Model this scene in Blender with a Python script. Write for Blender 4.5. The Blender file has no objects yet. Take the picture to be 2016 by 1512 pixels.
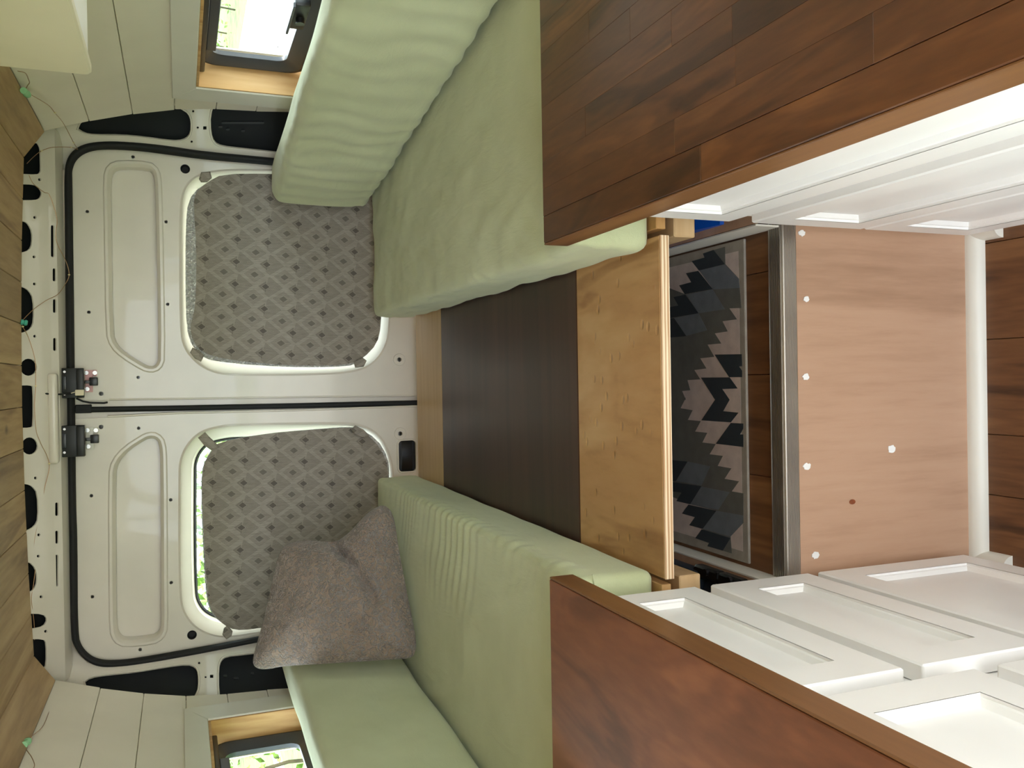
import bpy, bmesh, math, random
from mathutils import Vector, Matrix, noise
from mathutils.geometry import tessellate_polygon
random.seed(7)
S = bpy.context.scene
COL = S.collection
H = 1.40                       # lens height above the cab floor; all coordinates below are metres relative to the lens, z gets +H when built

# ------------------------------------------------------------------ camera
F_PX = 1700.0
_th, _yaw, _roll = math.radians(21.03), math.radians(-0.373), math.radians(-1.10)
_F = Vector((math.sin(_yaw)*math.cos(_th), math.cos(_yaw)*math.cos(_th), -math.sin(_th)))
_R = Vector((math.cos(_yaw), -math.sin(_yaw), 0)); _U = _R.cross(_F)
_R, _U = _R*math.cos(_roll)+_U*math.sin(_roll), _U*math.cos(_roll)-_R*math.sin(_roll)
cd = bpy.data.cameras.new('camera'); cam = bpy.data.objects.new('camera', cd); COL.objects.link(cam)
cd.sensor_fit = 'HORIZONTAL'; cd.sensor_width = 36.0; cd.lens = 36.0*F_PX/2016.0; cd.clip_start = 0.02; cd.clip_end = 300
m = Matrix((-_U, _R, -_F)).transposed().to_4x4(); m.translation = Vector((0, 0, H))   # the photo lies on its side: up is to the left
cam.matrix_world = m
S.camera = cam

# ------------------------------------------------------------------ light
w = bpy.data.worlds.new('sky'); S.world = w; w.use_nodes = True
wb = w.node_tree.nodes['Background']; wb.inputs['Color'].default_value = (0.815, 0.905, 1.0, 1); wb.inputs['Strength'].default_value = 1.0
def portal(name, loc, rot, sx, sy):
    l = bpy.data.lights.new(name, 'AREA'); l.shape = 'RECTANGLE'; l.size = sx; l.size_y = sy; l.cycles.is_portal = True
    o = bpy.data.objects.new(name, l); COL.objects.link(o); o.location = loc; o.rotation_euler = rot
portal('windscreen_offscreen', (-0.05, -1.62, 0.92), (math.radians(90), 0, 0), 1.85, 1.86)
portal('added_left_gap_offscreen', (-1.01, -0.47, 0.92), (0, math.radians(-90), 0), 1.86, 1.64)  # sky portal for an unseen opening added on the left for side light
portal('added_right_gap_offscreen', (0.90, -0.71, 0.92), (0, math.radians(90), 0), 1.86, 1.16)  # same on the right: added opening, brightens the fronts opposite
portal('window_right_offscreen', (0.93, 1.95, 1.21), (0, math.radians(90), 0), 0.30, 0.95)
portal('window_left_offscreen', (-1.04, 1.95, 1.21), (0, math.radians(-90), 0), 0.30, 0.95)
sd = bpy.data.lights.new('sun', 'SUN'); sd.energy = 2.5; sd.angle = math.radians(4); sd.color = (1.0, 0.95, 0.86)
so = bpy.data.objects.new('sun_offscreen', sd); COL.objects.link(so); so.rotation_euler = (0, math.radians(10), 0)
S.view_settings.view_transform = 'Standard'; S.view_settings.look = 'None'; S.view_settings.gamma = 1.0
S.view_settings.use_curve_mapping = False
S.view_settings.exposure = 2.92

# ------------------------------------------------------------------ pixels to points
def ray(x, y): return _F + _R*((756-y)/F_PX) - _U*((x-1008)/F_PX)
def at(x, y, axis, v):
    r = ray(x, y); return r*(v/r['XYZ'.index(axis)])
def atp(x, y, p0, n):
    r = ray(x, y); return r*(p0.dot(n)/r.dot(n))

# ------------------------------------------------------------------ materials
def lin(c): return tuple((v/12.92 if v <= .04045 else ((v+.055)/1.055)**2.4) for v in (x/255 for x in c))
MATS = {}
def newmat(name):
    mt = bpy.data.materials.new(name); mt.use_nodes = True; nt = mt.node_tree
    b = nt.nodes['Principled BSDF']; MATS[name] = mt
    return mt, nt, b
def N(nt, t, **k):
    n = nt.nodes.new(t)
    for a, v in k.items(): setattr(n, a, v)
    return n
def mth(nt, op, a, b=None, c=None):
    n = N(nt, 'ShaderNodeMath', operation=op)
    for i, v in enumerate((a, b, c)):
        if v is None: continue
        if isinstance(v, (int, float)): n.inputs[i].default_value = v
        else: nt.links.new(v, n.inputs[i])
    return n.outputs[0]
def ramp(nt, fac, stops):
    r = N(nt, 'ShaderNodeValToRGB'); e = r.color_ramp.elements
    while len(e) < len(stops): e.new(.5)
    for el, (p, c) in zip(e, stops): el.position = p; el.color = (*lin(c), 1)
    nt.links.new(fac, r.inputs[0]); return r.outputs[0]
def mixc(nt, fac, a, b, mode='MIX'):
    n = N(nt, 'ShaderNodeMix', data_type='RGBA', blend_type=mode)
    for i, v in ((0, fac), (6, a), (7, b)):
        if isinstance(v, (int, float)): n.inputs[i].default_value = v
        elif isinstance(v, tuple): n.inputs[i].default_value = (*lin(v), 1)
        else: nt.links.new(v, n.inputs[i])
    return n.outputs[2]
def coords(nt, scale=(1, 1, 1), rot=(0, 0, 0), kind='Object'):
    t = N(nt, 'ShaderNodeTexCoord'); mp = N(nt, 'ShaderNodeMapping')
    mp.inputs['Scale'].default_value = scale; mp.inputs['Rotation'].default_value = rot
    nt.links.new(t.outputs[kind], mp.inputs[0]); return mp.outputs[0]
def noi(nt, vec, scale, detail=4, rough=.5, dist=0):
    n = N(nt, 'ShaderNodeTexNoise'); n.inputs['Scale'].default_value = scale; n.inputs['Detail'].default_value = detail
    n.inputs['Roughness'].default_value = rough; n.inputs['Distortion'].default_value = dist
    if vec is not None: nt.links.new(vec, n.inputs['Vector'])
    return n.outputs['Fac']
def bump(nt, b, h, strength, dist=.002):
    n = N(nt, 'ShaderNodeBump'); n.inputs['Strength'].default_value = strength; n.inputs['Distance'].default_value = dist
    nt.links.new(h, n.inputs['Height']); nt.links.new(n.outputs[0], b.inputs['Normal'])
def plain(name, c, rough=.5, metal=0, var=.06, scale=8, bmp=0, bscale=300, coat=0):
    mt, nt, b = newmat(name)
    v = coords(nt); f = noi(nt, v, scale, 3)
    d = tuple(max(0, int(x*(1-var))) for x in c); l = tuple(min(255, int(x*(1+var))) for x in c)
    nt.links.new(ramp(nt, f, [(.3, d), (.7, l)]), b.inputs['Base Color'])
    b.inputs['Roughness'].default_value = rough; b.inputs['Metallic'].default_value = metal
    b.inputs['Coat Weight'].default_value = coat
    if bmp: bump(nt, b, noi(nt, v, bscale, 3), bmp, .001)
    return mt
def wood(name, cs, axis='Y', rough=.45, grain=26, stretch=.06, rings=2.2, tint=.0, bmp=.08, coat=0, knots=None):
    mt, nt, b = newmat(name)
    sc = {'X': (stretch, 1, 1), 'Y': (1, stretch, 1), 'Z': (1, 1, stretch)}[axis]
    t = N(nt, 'ShaderNodeTexCoord'); oi = N(nt, 'ShaderNodeObjectInfo')
    vm = N(nt, 'ShaderNodeVectorMath', operation='SCALE'); vm.inputs[3].default_value = 37.0
    cx = N(nt, 'ShaderNodeCombineXYZ')
    for i in range(3): nt.links.new(oi.outputs['Random'], cx.inputs[i])
    nt.links.new(cx.outputs[0], vm.inputs[0])
    ad = N(nt, 'ShaderNodeVectorMath', operation='ADD'); nt.links.new(t.outputs['Object'], ad.inputs[0]); nt.links.new(vm.outputs[0], ad.inputs[1])
    mp = N(nt, 'ShaderNodeMapping'); mp.inputs['Scale'].default_value = sc; nt.links.new(ad.outputs[0], mp.inputs[0]); v = mp.outputs[0]
    big = noi(nt, v, rings*3, 3, .5, 1.2); fine = noi(nt, v, grain*6, 5, .62)
    rg = mth(nt, 'SINE', mth(nt, 'MULTIPLY', big, 30.0))
    f = mth(nt, 'ADD', mth(nt, 'MULTIPLY', big, .62), mth(nt, 'ADD', mth(nt, 'MULTIPLY', fine, .32), mth(nt, 'MULTIPLY', rg, .05)))
    col = ramp(nt, f, [(.28, cs[0]), (.48, cs[1]), (.68, cs[2])])
    if tint:
        rv = mth(nt, 'ADD', mth(nt, 'MULTIPLY', oi.outputs['Random'], 2*tint), 1-tint)
        cc = N(nt, 'ShaderNodeCombineXYZ')
        for i in range(3): nt.links.new(rv, cc.inputs[i])
        col = mixc(nt, 1.0, col, cc.outputs[0], 'MULTIPLY')
    if knots:
        vo = N(nt, 'ShaderNodeTexVoronoi'); vo.inputs['Scale'].default_value = knots
        mp2 = N(nt, 'ShaderNodeMapping'); mp2.inputs['Scale'].default_value = {'X': (.5, 1, 1), 'Y': (1, .5, 1), 'Z': (1, 1, .5)}[axis]
        nt.links.new(ad.outputs[0], mp2.inputs[0]); nt.links.new(mp2.outputs[0], vo.inputs['Vector'])
        k = N(nt, 'ShaderNodeMapRange'); k.inputs[1].default_value = .03; k.inputs[2].default_value = .09; k.inputs[3].default_value = 1; k.inputs[4].default_value = 0
        nt.links.new(vo.outputs['Distance'], k.inputs[0])
        col = mixc(nt, mth(nt, 'MULTIPLY', k.outputs[0], .75), col, tuple(int(x*.45) for x in cs[0]))
    nt.links.new(col, b.inputs['Base Color']); b.inputs['Roughness'].default_value = rough; b.inputs['Coat Weight'].default_value = coat
    b.inputs['Coat Roughness'].default_value = .18
    if bmp: bump(nt, b, fine, bmp, .0008)
    return mt

M = {}
M['paint'] = plain('body_paint', (224, 216, 202), .32, var=.015, coat=.3)
M['rubber'] = plain('rubber', (17, 18, 19), .7, var=.15)
M['cavity'] = plain('dark_backing', (24, 27, 29), .8, var=.15)  # near-black sheets behind the header and pillar cut-outs
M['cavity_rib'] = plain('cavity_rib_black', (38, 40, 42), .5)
M['shiplap'] = plain('shiplap_paint', (236, 228, 212), .5, var=.012, bmp=.05, bscale=120)
M['trimw'] = plain('white_trim_paint', (228, 224, 212), .4, var=.012)
M['cabw'] = plain('cabinet_white', (245, 242, 238), .42, var=.012, bmp=.04, bscale=60)
M['cream'] = plain('cream_door', (236, 228, 202), .5, var=.015)
M['ceil'] = wood('ceiling_cedar', [(122, 92, 58), (170, 138, 94), (196, 166, 120)], 'Y', .55, 12, .08, 2.2, .16, .1, knots=6)
M['pine'] = wood('pine', [(176, 124, 66), (206, 162, 104), (222, 184, 130)], 'Z', .55, 10, .10, 3.0, .03, .06, knots=7)
M['ply'] = wood('birch_ply', [(176, 128, 72), (206, 160, 104), (216, 174, 120)], 'X', .38, 6, .25, 1.6, .02, .05)
M['pale'] = wood('pale_board', [(170, 132, 88), (196, 162, 118), (208, 178, 136)], 'X', .45, 10, .06, 1.8, .02, .05)
M['riserply'] = wood('riser_ply', [(164, 127, 100), (188, 150, 122), (196, 160, 132)], 'Z', .5, 12, .10, 1.1, .02, .04)
M['dark'] = wood('dark_stain', [(38, 20, 14), (52, 29, 21), (64, 38, 28)], 'Z', .28, 12, .1, 1.8, .02, .05, coat=.25)
M['darkx'] = wood('dark_stain_board', [(48, 26, 18), (64, 37, 27), (76, 46, 34)], 'X', .4, 14, .05, 2.0, .02, .05, coat=.05)
M['butcher'] = wood('butcher_block', [(62, 32, 14), (94, 54, 26), (120, 74, 38)], 'Y', .36, 16, .16, 4.5, .15, .06, coat=.15)
M['butcher2'] = wood('stained_counter', [(100, 57, 34), (128, 76, 48), (154, 96, 62)], 'Y', .42, 9, .25, 3.4, .04, .05, coat=.1)
M['edgew'] = wood('counter_edge', [(92, 56, 28), (118, 78, 44), (140, 96, 56)], 'Y', .36, 16, .08, 2.0, .05, .05)
M['floor'] = wood('oak_vinyl', [(70, 42, 22), (112, 74, 44), (138, 96, 60)], 'Y', .5, 14, .1, 3.2, .1, .12, knots=5)
M['spackle'] = plain('spackle', (240, 238, 234), .7, var=.03)
M['knot'] = plain('knot_brown', (120, 62, 30), .6, var=.25, scale=60)
M['alu'] = plain('aluminium', (176, 170, 160), .34, .9, var=.06)
M['chrome'] = plain('steel', (190, 188, 182), .25, 1.0, var=.04)
M['blackmetal'] = plain('black_bracket', (24, 25, 25), .45, var=.12)
M['blackplastic'] = plain('black_plastic', (20, 20, 21), .35, var=.1)
M['greyplastic'] = plain('window_grey_plastic', (58, 60, 66), .35, var=.08)
M['slate'] = plain('slate_plastic', (46, 54, 66), .45, var=.1)
M['blue'] = plain('blue_plastic', (10, 84, 190), .4, var=.06)
M['ivory'] = plain('ivory_plastic', (226, 214, 186), .5)
M['mint'] = plain('mint_clip', (150, 205, 158), .45)
M['teal'] = plain('teal_clip', (70, 170, 150), .45)
M['copper'] = plain('copper_wire', (178, 140, 104), .4, .6)
M['glow'] = plain('bead_lens', (236, 222, 170), .3)
M['pinktag'] = plain('pink_tag', (226, 176, 176), .6)
M['pane_print'] = plain('pane_print', (120, 122, 124), .6)
M['concrete'] = plain('concrete', (176, 172, 164), .85, var=.1, scale=2)
M['grass'] = plain('grass', (78, 104, 46), .9, var=.25, scale=3)
M['leaf'] = plain('leaf', (92, 116, 46), .75, var=.4, scale=9)
M['bark'] = plain('bark', (70, 60, 44), .9, var=.2)
M['stucco'] = plain('stucco', (206, 202, 194), .85, var=.05)

def fabric_green(name='green_canvas'):
    mt, nt, b = newmat(name); v = coords(nt)
    f = noi(nt, v, 5, 4, .55)
    nt.links.new(ramp(nt, f, [(.3, (190, 195, 150)), (.7, (204, 209, 166))]), b.inputs['Base Color'])
    b.inputs['Roughness'].default_value = .85; b.inputs['Sheen Weight'].default_value = .25; b.inputs['Sheen Roughness'].default_value = .5
    wv = mth(nt, 'ADD', mth(nt, 'MULTIPLY', noi(nt, v, 900, 2), .25), noi(nt, coords(nt, (1, .35, 1)), 22, 4, .55, .6))
    bump(nt, b, wv, .45, .006)
    return mt
M['green'] = fabric_green()
def sherpa():
    mt, nt, b = newmat('beige_sherpa'); v = coords(nt)
    n1 = noi(nt, v, 150, 3, .55, .35); n2 = noi(nt, v, 14, 3)
    nt.links.new(ramp(nt, n2, [(.3, (134, 114, 98)), (.7, (150, 129, 112))]), b.inputs['Base Color'])
    b.inputs['Roughness'].default_value = .95; b.inputs['Sheen Weight'].default_value = .6
    rd = mth(nt, 'ABSOLUTE', mth(nt, 'SUBTRACT', noi(nt, v, 62, 3, .6, 1.2), .5))
    k = N(nt, 'ShaderNodeMapRange'); k.inputs[1].default_value = 0; k.inputs[2].default_value = .05; nt.links.new(rd, k.inputs[0])
    bump(nt, b, mth(nt, 'ADD', mth(nt, 'MULTIPLY', n1, .6), mth(nt, 'MULTIPLY', k.outputs[0], .6)), 1.0, .007)
    return mt
M['sherpa'] = sherpa()
def foil():
    mt, nt, b = newmat('crinkled_foil'); v = coords(nt)
    b.inputs['Base Color'].default_value = (.9, .89, .87, 1); b.inputs['Metallic'].default_value = .4; b.inputs['Roughness'].default_value = .25
    vo = N(nt, 'ShaderNodeTexVoronoi'); vo.inputs['Scale'].default_value = 150; nt.links.new(v, vo.inputs['Vector'])
    bump(nt, b, vo.outputs['Distance'], 1.0, .01)
    return mt
M['foil'] = foil()
def diamond():
    mt, nt, b = newmat('diamond_fabric')
    t = N(nt, 'ShaderNodeTexCoord'); mp = N(nt, 'ShaderNodeMapping'); mp.inputs['Rotation'].default_value = (0, math.radians(-4), 0)
    nt.links.new(t.outputs['Object'], mp.inputs[0])
    sp = N(nt, 'ShaderNodeSeparateXYZ'); nt.links.new(mp.outputs[0], sp.inputs[0])
    u = mth(nt, 'SUBTRACT', mth(nt, 'FRACT', mth(nt, 'ADD', mth(nt, 'DIVIDE', sp.outputs[0], .0690), 50.5)), .5)
    v = mth(nt, 'SUBTRACT', mth(nt, 'FRACT', mth(nt, 'ADD', mth(nt, 'DIVIDE', sp.outputs[2], .0905), 50.5)), .5)
    au = mth(nt, 'ABSOLUTE', u); av = mth(nt, 'ABSOLUTE', v)
    d = mth(nt, 'ADD', au, av); dB = mth(nt, 'SUBTRACT', 1.0, d)
    isB = mth(nt, 'LESS_THAN', dB, .5)
    # one diamond kind: centred square with rings
    sqB = mth(nt, 'LESS_THAN', dB, .14)
    rB = mth(nt, 'MULTIPLY', mth(nt, 'GREATER_THAN', mth(nt, 'SINE', mth(nt, 'MULTIPLY', dB, 118.0)), .25), mth(nt, 'MULTIPLY', mth(nt, 'GREATER_THAN', dB, .17), mth(nt, 'LESS_THAN', dB, .36)))
    # other kind: small square set high, stripes only on the two lower sides, dark bar on the upper sides
    vs = mth(nt, 'SUBTRACT', v, .115); dA2 = mth(nt, 'ADD', au, mth(nt, 'ABSOLUTE', vs))
    sqA = mth(nt, 'LESS_THAN', dA2, .13)
    lower = mth(nt, 'LESS_THAN', mth(nt, 'ADD', v, mth(nt, 'MULTIPLY', u, .15)), .10)
    rA = mth(nt, 'MULTIPLY', mth(nt, 'GREATER_THAN', mth(nt, 'SINE', mth(nt, 'MULTIPLY', d, 118.0)), .3), mth(nt, 'MULTIPLY', mth(nt, 'GREATER_THAN', dA2, .15), mth(nt, 'MULTIPLY', lower, mth(nt, 'LESS_THAN', d, .45))))
    barA = mth(nt, 'MULTIPLY', mth(nt, 'MULTIPLY', mth(nt, 'GREATER_THAN', v, .10), mth(nt, 'GREATER_THAN', dA2, .15)), mth(nt, 'LESS_THAN', dA2, .24))
    dk = mth(nt, 'ADD', mth(nt, 'MULTIPLY', isB, mth(nt, 'ADD', mth(nt, 'MULTIPLY', sqB, .75), mth(nt, 'MULTIPLY', rB, .55))),
             mth(nt, 'MULTIPLY', mth(nt, 'SUBTRACT', 1.0, isB), mth(nt, 'ADD', mth(nt, 'MULTIPLY', sqA, .95), mth(nt, 'ADD', mth(nt, 'MULTIPLY', rA, .75), mth(nt, 'MULTIPLY', barA, .5)))))
    n = noi(nt, coords(nt, (1, 1, .12)), 420, 3)
    base = ramp(nt, n, [(.3, (142, 133, 121)), (.7, (164, 155, 142))])
    nt.links.new(mixc(nt, dk, base, (92, 84, 75)), b.inputs['Base Color']); b.inputs['Roughness'].default_value = .75
    bump(nt, b, noi(nt, coords(nt), 16, 3), .35, .01)
    return mt
M['diamond'] = diamond()
def weave(name, c):
    mt, nt, b = newmat(name); v = coords(nt, rot=(0, 0, .5))
    wv = N(nt, 'ShaderNodeTexWave'); wv.inputs['Scale'].default_value = 110; wv.inputs['Distortion'].default_value = 4.5; wv.inputs['Detail'].default_value = 2; wv.inputs['Detail Scale'].default_value = 8
    nt.links.new(v, wv.inputs['Vector'])
    nt.links.new(ramp(nt, noi(nt, v, 40, 3), [(.3, tuple(int(x*.95) for x in c)), (.7, tuple(min(255, int(x*1.05)) for x in c))]), b.inputs['Base Color'])
    b.inputs['Roughness'].default_value = .9; bump(nt, b, wv.outputs['Fac'], .3, .001)
    return mt
M['rug_beige'] = weave('rug_beige', (196, 180, 172)); M['rug_slate'] = weave('rug_slate', (104, 110, 116)); M['rug_olive'] = weave('rug_olive', (96, 96, 90))
M['rug_navy'] = weave('rug_navy', (34, 42, 48)); M['rug_edge'] = weave('rug_binding', (150, 142, 130))
def plyedge():
    mt, nt, b = newmat('ply_edge'); t = N(nt, 'ShaderNodeTexCoord'); sp = N(nt, 'ShaderNodeSeparateXYZ'); nt.links.new(t.outputs['Object'], sp.inputs[0])
    f = mth(nt, 'ADD', mth(nt, 'MULTIPLY', mth(nt, 'SINE', mth(nt, 'MULTIPLY', sp.outputs[2], 1050.0)), .35), mth(nt, 'MULTIPLY', noi(nt, coords(nt, (.2, 1, 6)), 60, 3), .9))
    nt.links.new(ramp(nt, f, [(.15, (190, 146, 102)), (.55, (232, 206, 168)), (.8, (244, 226, 194))]), b.inputs['Base Color']); b.inputs['Roughness'].default_value = .6
    return mt
M['plyedge'] = plyedge()
def dented_ply():
    mt = wood('dented_ply', [(164, 118, 70), (204, 158, 106), (218, 178, 126)], 'Y', .36, 6, .25, 2.2, 0, 0)
    nt = mt.node_tree; b = nt.nodes['Principled BSDF']
    vo = N(nt, 'ShaderNodeTexVoronoi'); vo.inputs['Scale'].default_value = 26; nt.links.new(coords(nt, (1, 1.5, 1)), vo.inputs['Vector'])
    k = N(nt, 'ShaderNodeMapRange'); k.inputs[1].default_value = .0; k.inputs[2].default_value = .24; nt.links.new(vo.outputs['Distance'], k.inputs[0])
    bump(nt, b, mth(nt, 'MAXIMUM', k.outputs[0], mth(nt, 'GREATER_THAN', vo.outputs['Color'], .56)), .8, .003)
    return mt
M['dented'] = dented_ply()
def glass():
    mt, nt, b = newmat('clear_glass')
    tr = N(nt, 'ShaderNodeBsdfTransparent'); gl = N(nt, 'ShaderNodeBsdfGlossy'); gl.inputs['Roughness'].default_value = .03
    tr.inputs['Color'].default_value = (.93, .97, .95, 1)
    mx = N(nt, 'ShaderNodeMixShader'); mx.inputs[0].default_value = .05
    nt.links.new(tr.outputs[0], mx.inputs[1]); nt.links.new(gl.outputs[0], mx.inputs[2])
    nt.links.new(mx.outputs[0], nt.nodes['Material Output'].inputs['Surface'])
    return mt
M['glass'] = glass()

# ------------------------------------------------------------------ mesh helpers
class MB:
    def __init__(s): s.v = []; s.f = []; s.mi = []
    def add(s, vs, fs, mi=0):
        o = len(s.v); s.v += [Vector(q) for q in vs]; s.f += [tuple(i+o for i in q) for q in fs]; s.mi += [mi]*len(fs); return s
    def box(s, a, b, r=0, seg=2, mi=0):
        x0, x1 = sorted((a[0], b[0])); y0, y1 = sorted((a[1], b[1])); z0, z1 = sorted((a[2], b[2]))
        vs = [(x, y, z) for z in (z0, z1) for y in (y0, y1) for x in (x0, x1)]
        fs = [(0, 2, 3, 1), (4, 5, 7, 6), (0, 1, 5, 4), (2, 6, 7, 3), (0, 4, 6, 2), (1, 3, 7, 5)]
        return s.hexa(vs, fs, r, seg, mi)
    def hexa(s, vs, fs, r, seg=2, mi=0):
        if r <= 0: return s.add(vs, fs, mi)
        bm = bmesh.new(); bv = [bm.verts.new(q) for q in vs]
        for q in fs: bm.faces.new([bv[i] for i in q])
        bmesh.ops.bevel(bm, geom=bm.edges[:], offset=r, segments=seg, affect='EDGES', profile=.5)
        bm.verts.index_update()
        s.add([q.co for q in bm.verts], [[q.index for q in f.verts] for f in bm.faces], mi); bm.free(); return s
    def prism(s, loop, d, mi=0):                    # closed loop of 3D points swept by vector d
        n = len(loop); loop = [Vector(q) for q in loop]; d = Vector(d)
        tris = tessellate_polygon([loop])
        s.add(loop+[q+d for q in loop], [t for t in tris]+[tuple(i+n for i in t) for t in tris]+[(i, (i+1) % n, n+(i+1) % n, n+i) for i in range(n)], mi); return s
    def panel(s, outer, holes, d, mi=0):            # flat sheet with holes, thickness vector d
        loops = [[Vector(q) for q in outer]]+[[Vector(q) for q in h] for h in holes]; d = Vector(d)
        flat = [q for l in loops for q in l]; n = len(flat); tris = tessellate_polygon(loops)
        fs = [t for t in tris]+[tuple(i+n for i in t) for t in tris]; o = 0
        for l in loops:
            k = len(l); fs += [(o+i, o+(i+1) % k, n+o+(i+1) % k, n+o+i) for i in range(k)]; o += k
        return s.add(flat+[q+d for q in flat], fs, mi)
    def loft(s, loops, cap=True, mi=0, cap0=False):
        k = len(loops[0]); vs = [q for l in loops for q in l]; fs = []
        for a in range(len(loops)-1):
            fs += [(a*k+i, a*k+(i+1) % k, (a+1)*k+(i+1) % k, (a+1)*k+i) for i in range(k)]
        o = (len(loops)-1)*k
        if cap: fs += [tuple(i+o for i in t) for t in tessellate_polygon([[Vector(q) for q in loops[-1]]])]
        if cap0: fs += [t for t in tessellate_polygon([[Vector(q) for q in loops[0]]])]
        return s.add(vs, fs, mi)
    def tube(s, path, r, n=6, mi=0):
        path = [Vector(q) for q in path]; loops = []
        for i, p in enumerate(path):
            t = (path[min(i+1, len(path)-1)]-path[max(i-1, 0)]).normalized()
            a = t.orthogonal().normalized() if i == 0 else (pa - t*pa.dot(t)).normalized()
            pa = a; b = t.cross(a)
            loops.append([p+(a*math.cos(2*math.pi*j/n)+b*math.sin(2*math.pi*j/n))*r for j in range(n)])
        return s.loft(loops, True, mi, True)
    def cyl(s, c, axis, r, h, n=20, r2=None, mi=0):
        c = Vector(c); ax = Vector(axis).normalized(); a = ax.orthogonal().normalized(); b = ax.cross(a); r2 = r if r2 is None else r2
        L = lambda rr, hh: [c+ax*hh+(a*math.cos(2*math.pi*j/n)+b*math.sin(2*math.pi*j/n))*rr for j in range(n)]
        return s.loft([L(r, 0), L(r2, h)], True, mi, True)
ORG = {}
def link(name, mb, mat, parent=None, smooth=None, loc=None, keep=False):
    if parent is not None: org = ORG[parent]
    elif loc is not None: org = Vector(loc)
    else:
        xs = [q.x for q in mb.v]; ys = [q.y for q in mb.v]; zs = [q.z for q in mb.v]
        org = Vector(((min(xs)+max(xs))/2, (min(ys)+max(ys))/2, min(zs)))
    me = bpy.data.meshes.new(name); me.from_pydata([q-org for q in mb.v], [], mb.f)
    bm = bmesh.new(); bm.from_mesh(me); bmesh.ops.remove_doubles(bm, verts=bm.verts, dist=1e-6)
    if not keep: bmesh.ops.recalc_face_normals(bm, faces=bm.faces)
    bm.to_mesh(me); bm.free()
    for mt in (mat if isinstance(mat, (list, tuple)) else [mat]): me.materials.append(M[mt])
    if isinstance(mat, (list, tuple)) and len(me.polygons) == len(mb.mi):
        for p, i in zip(me.polygons, mb.mi): p.material_index = i
    if smooth:
        for p in me.polygons: p.use_smooth = True
        if smooth < 180: me.set_sharp_from_angle(angle=math.radians(smooth))
    o = bpy.data.objects.new(name, me); COL.objects.link(o)
    if parent is not None: o.parent = parent
    else: o.location = org+Vector((0, 0, H))
    ORG[o] = org
    return o
def empty(name, loc):
    o = bpy.data.objects.new(name, None); COL.objects.link(o); o.location = Vector(loc)+Vector((0, 0, H)); o.empty_display_size = .05; ORG[o] = Vector(loc); return o
def tag(o, label, cat, group=None):
    o['label'] = label; o['category'] = cat
    if group: o['group'] = group
    return o
def struct(o): o['kind'] = 'structure'; return o
def rrect(u0, u1, v0, v1, r, n=5):
    pts = []
    for cx, cy, a0 in ((u1-r, v1-r, 0), (u0+r, v1-r, 90), (u0+r, v0+r, 180), (u1-r, v0+r, 270)):
        for k in range(n+1):
            a = math.radians(a0+90*k/n); pts.append((cx+r*math.cos(a), cy+r*math.sin(a)))
    return pts
def smooth_loop(pts, it=2):                       # Chaikin corner cutting of a closed 2D loop
    for _ in range(it):
        q = []
        for i in range(len(pts)):
            a, b = pts[i], pts[(i+1) % len(pts)]
            q += [tuple(a[k]*.75+b[k]*.25 for k in range(len(a))), tuple(a[k]*.25+b[k]*.75 for k in range(len(a)))]
        pts = q
    return pts
def inset2(pts, d):                               # shift a closed 2D loop inwards (d > 0) along its averaged normals
    n = len(pts); area = sum(pts[i][0]*pts[(i+1) % n][1]-pts[(i+1) % n][0]*pts[i][1] for i in range(n)); sg = 1 if area > 0 else -1
    out = []
    for i in range(n):
        a, b, c = pts[i-1], pts[i], pts[(i+1) % n]
        t = Vector((c[0]-a[0], c[1]-a[1])); t = t.normalized() if t.length > 1e-9 else Vector((1, 0))
        out.append((b[0]-t.y*d*sg, b[1]+t.x*d*sg))
    return out
def px2(pts, Y): return [(lambda q: (q.x, q.z))(at(x, y, 'Y', Y)) for x, y in pts]
def xz(pts, Y): return [Vector((a, Y, b)) for a, b in pts]
def circ(cx, cz, r, n=14): return [(cx+r*math.cos(2*math.pi*k/n), cz+r*math.sin(2*math.pi*k/n)) for k in range(n)]

# ================================================================== SETTING
XC = -0.054                                       # centre line of the van
PROF = [(.334, .750), (.250, .766), (.222, .787), (.111, .8175), (0, .841), (-.112, .852), (-.224, .857), (-.336, .866), (-.448, .872), (-.56, .875), (-1.40, .875)]
def half(z):
    for (z1, h1), (z0, h0) in zip(PROF, PROF[1:]):
        if z0 <= z <= z1: return h0+(h1-h0)*(z-z0)/(z1-z0)
    return PROF[0][1]
Y_END, Y_FRONT = 2.655, -1.6
ADDED_GAP = {-1: (-1.28, .34), 1: (-1.28, -.14)}      # unseen side openings added ahead of the kitchen to let in more light
WY0, WY1, WZ0, WZ1 = 1.50, 2.42, -.340, -.053     # side window openings

# front floor
fl = struct(link('floor', MB().box((-.97, Y_FRONT, -1.45), (.86, 1.215, -1.408)), 'floor'))
xs = [-.95, -.77, -.59, -.41, -.23, -.118, .058, .236, .414, .592, .77, .85]
for a, b in zip(xs, xs[1:]):
    cut = random.uniform(-.2, .5)
    for y0, y1 in ((Y_FRONT, cut), (cut, 1.205)):
        link('plank', MB().box((a+.0006, y0+.0006, -1.408), (b-.0006, y1-.0006, -1.40), .0008, 1), 'floor', fl)
# raised floor
fr = struct(link('floor_raised', MB().box((-.97, 1.215, -1.06), (.86, 2.76, -.968)), 'floor'))
for a, b in zip([-.36, -.18, .0, .18], [-.18, .0, .18, .262]):
    for y0, y1 in ((1.212, 1.9+a), (1.9+a, 2.74)):
        link('plank', MB().box((a+.0006, y0, -.968), (b-.0006, y1-.001, -.96), .0008, 1), 'floor', fr)
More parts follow.
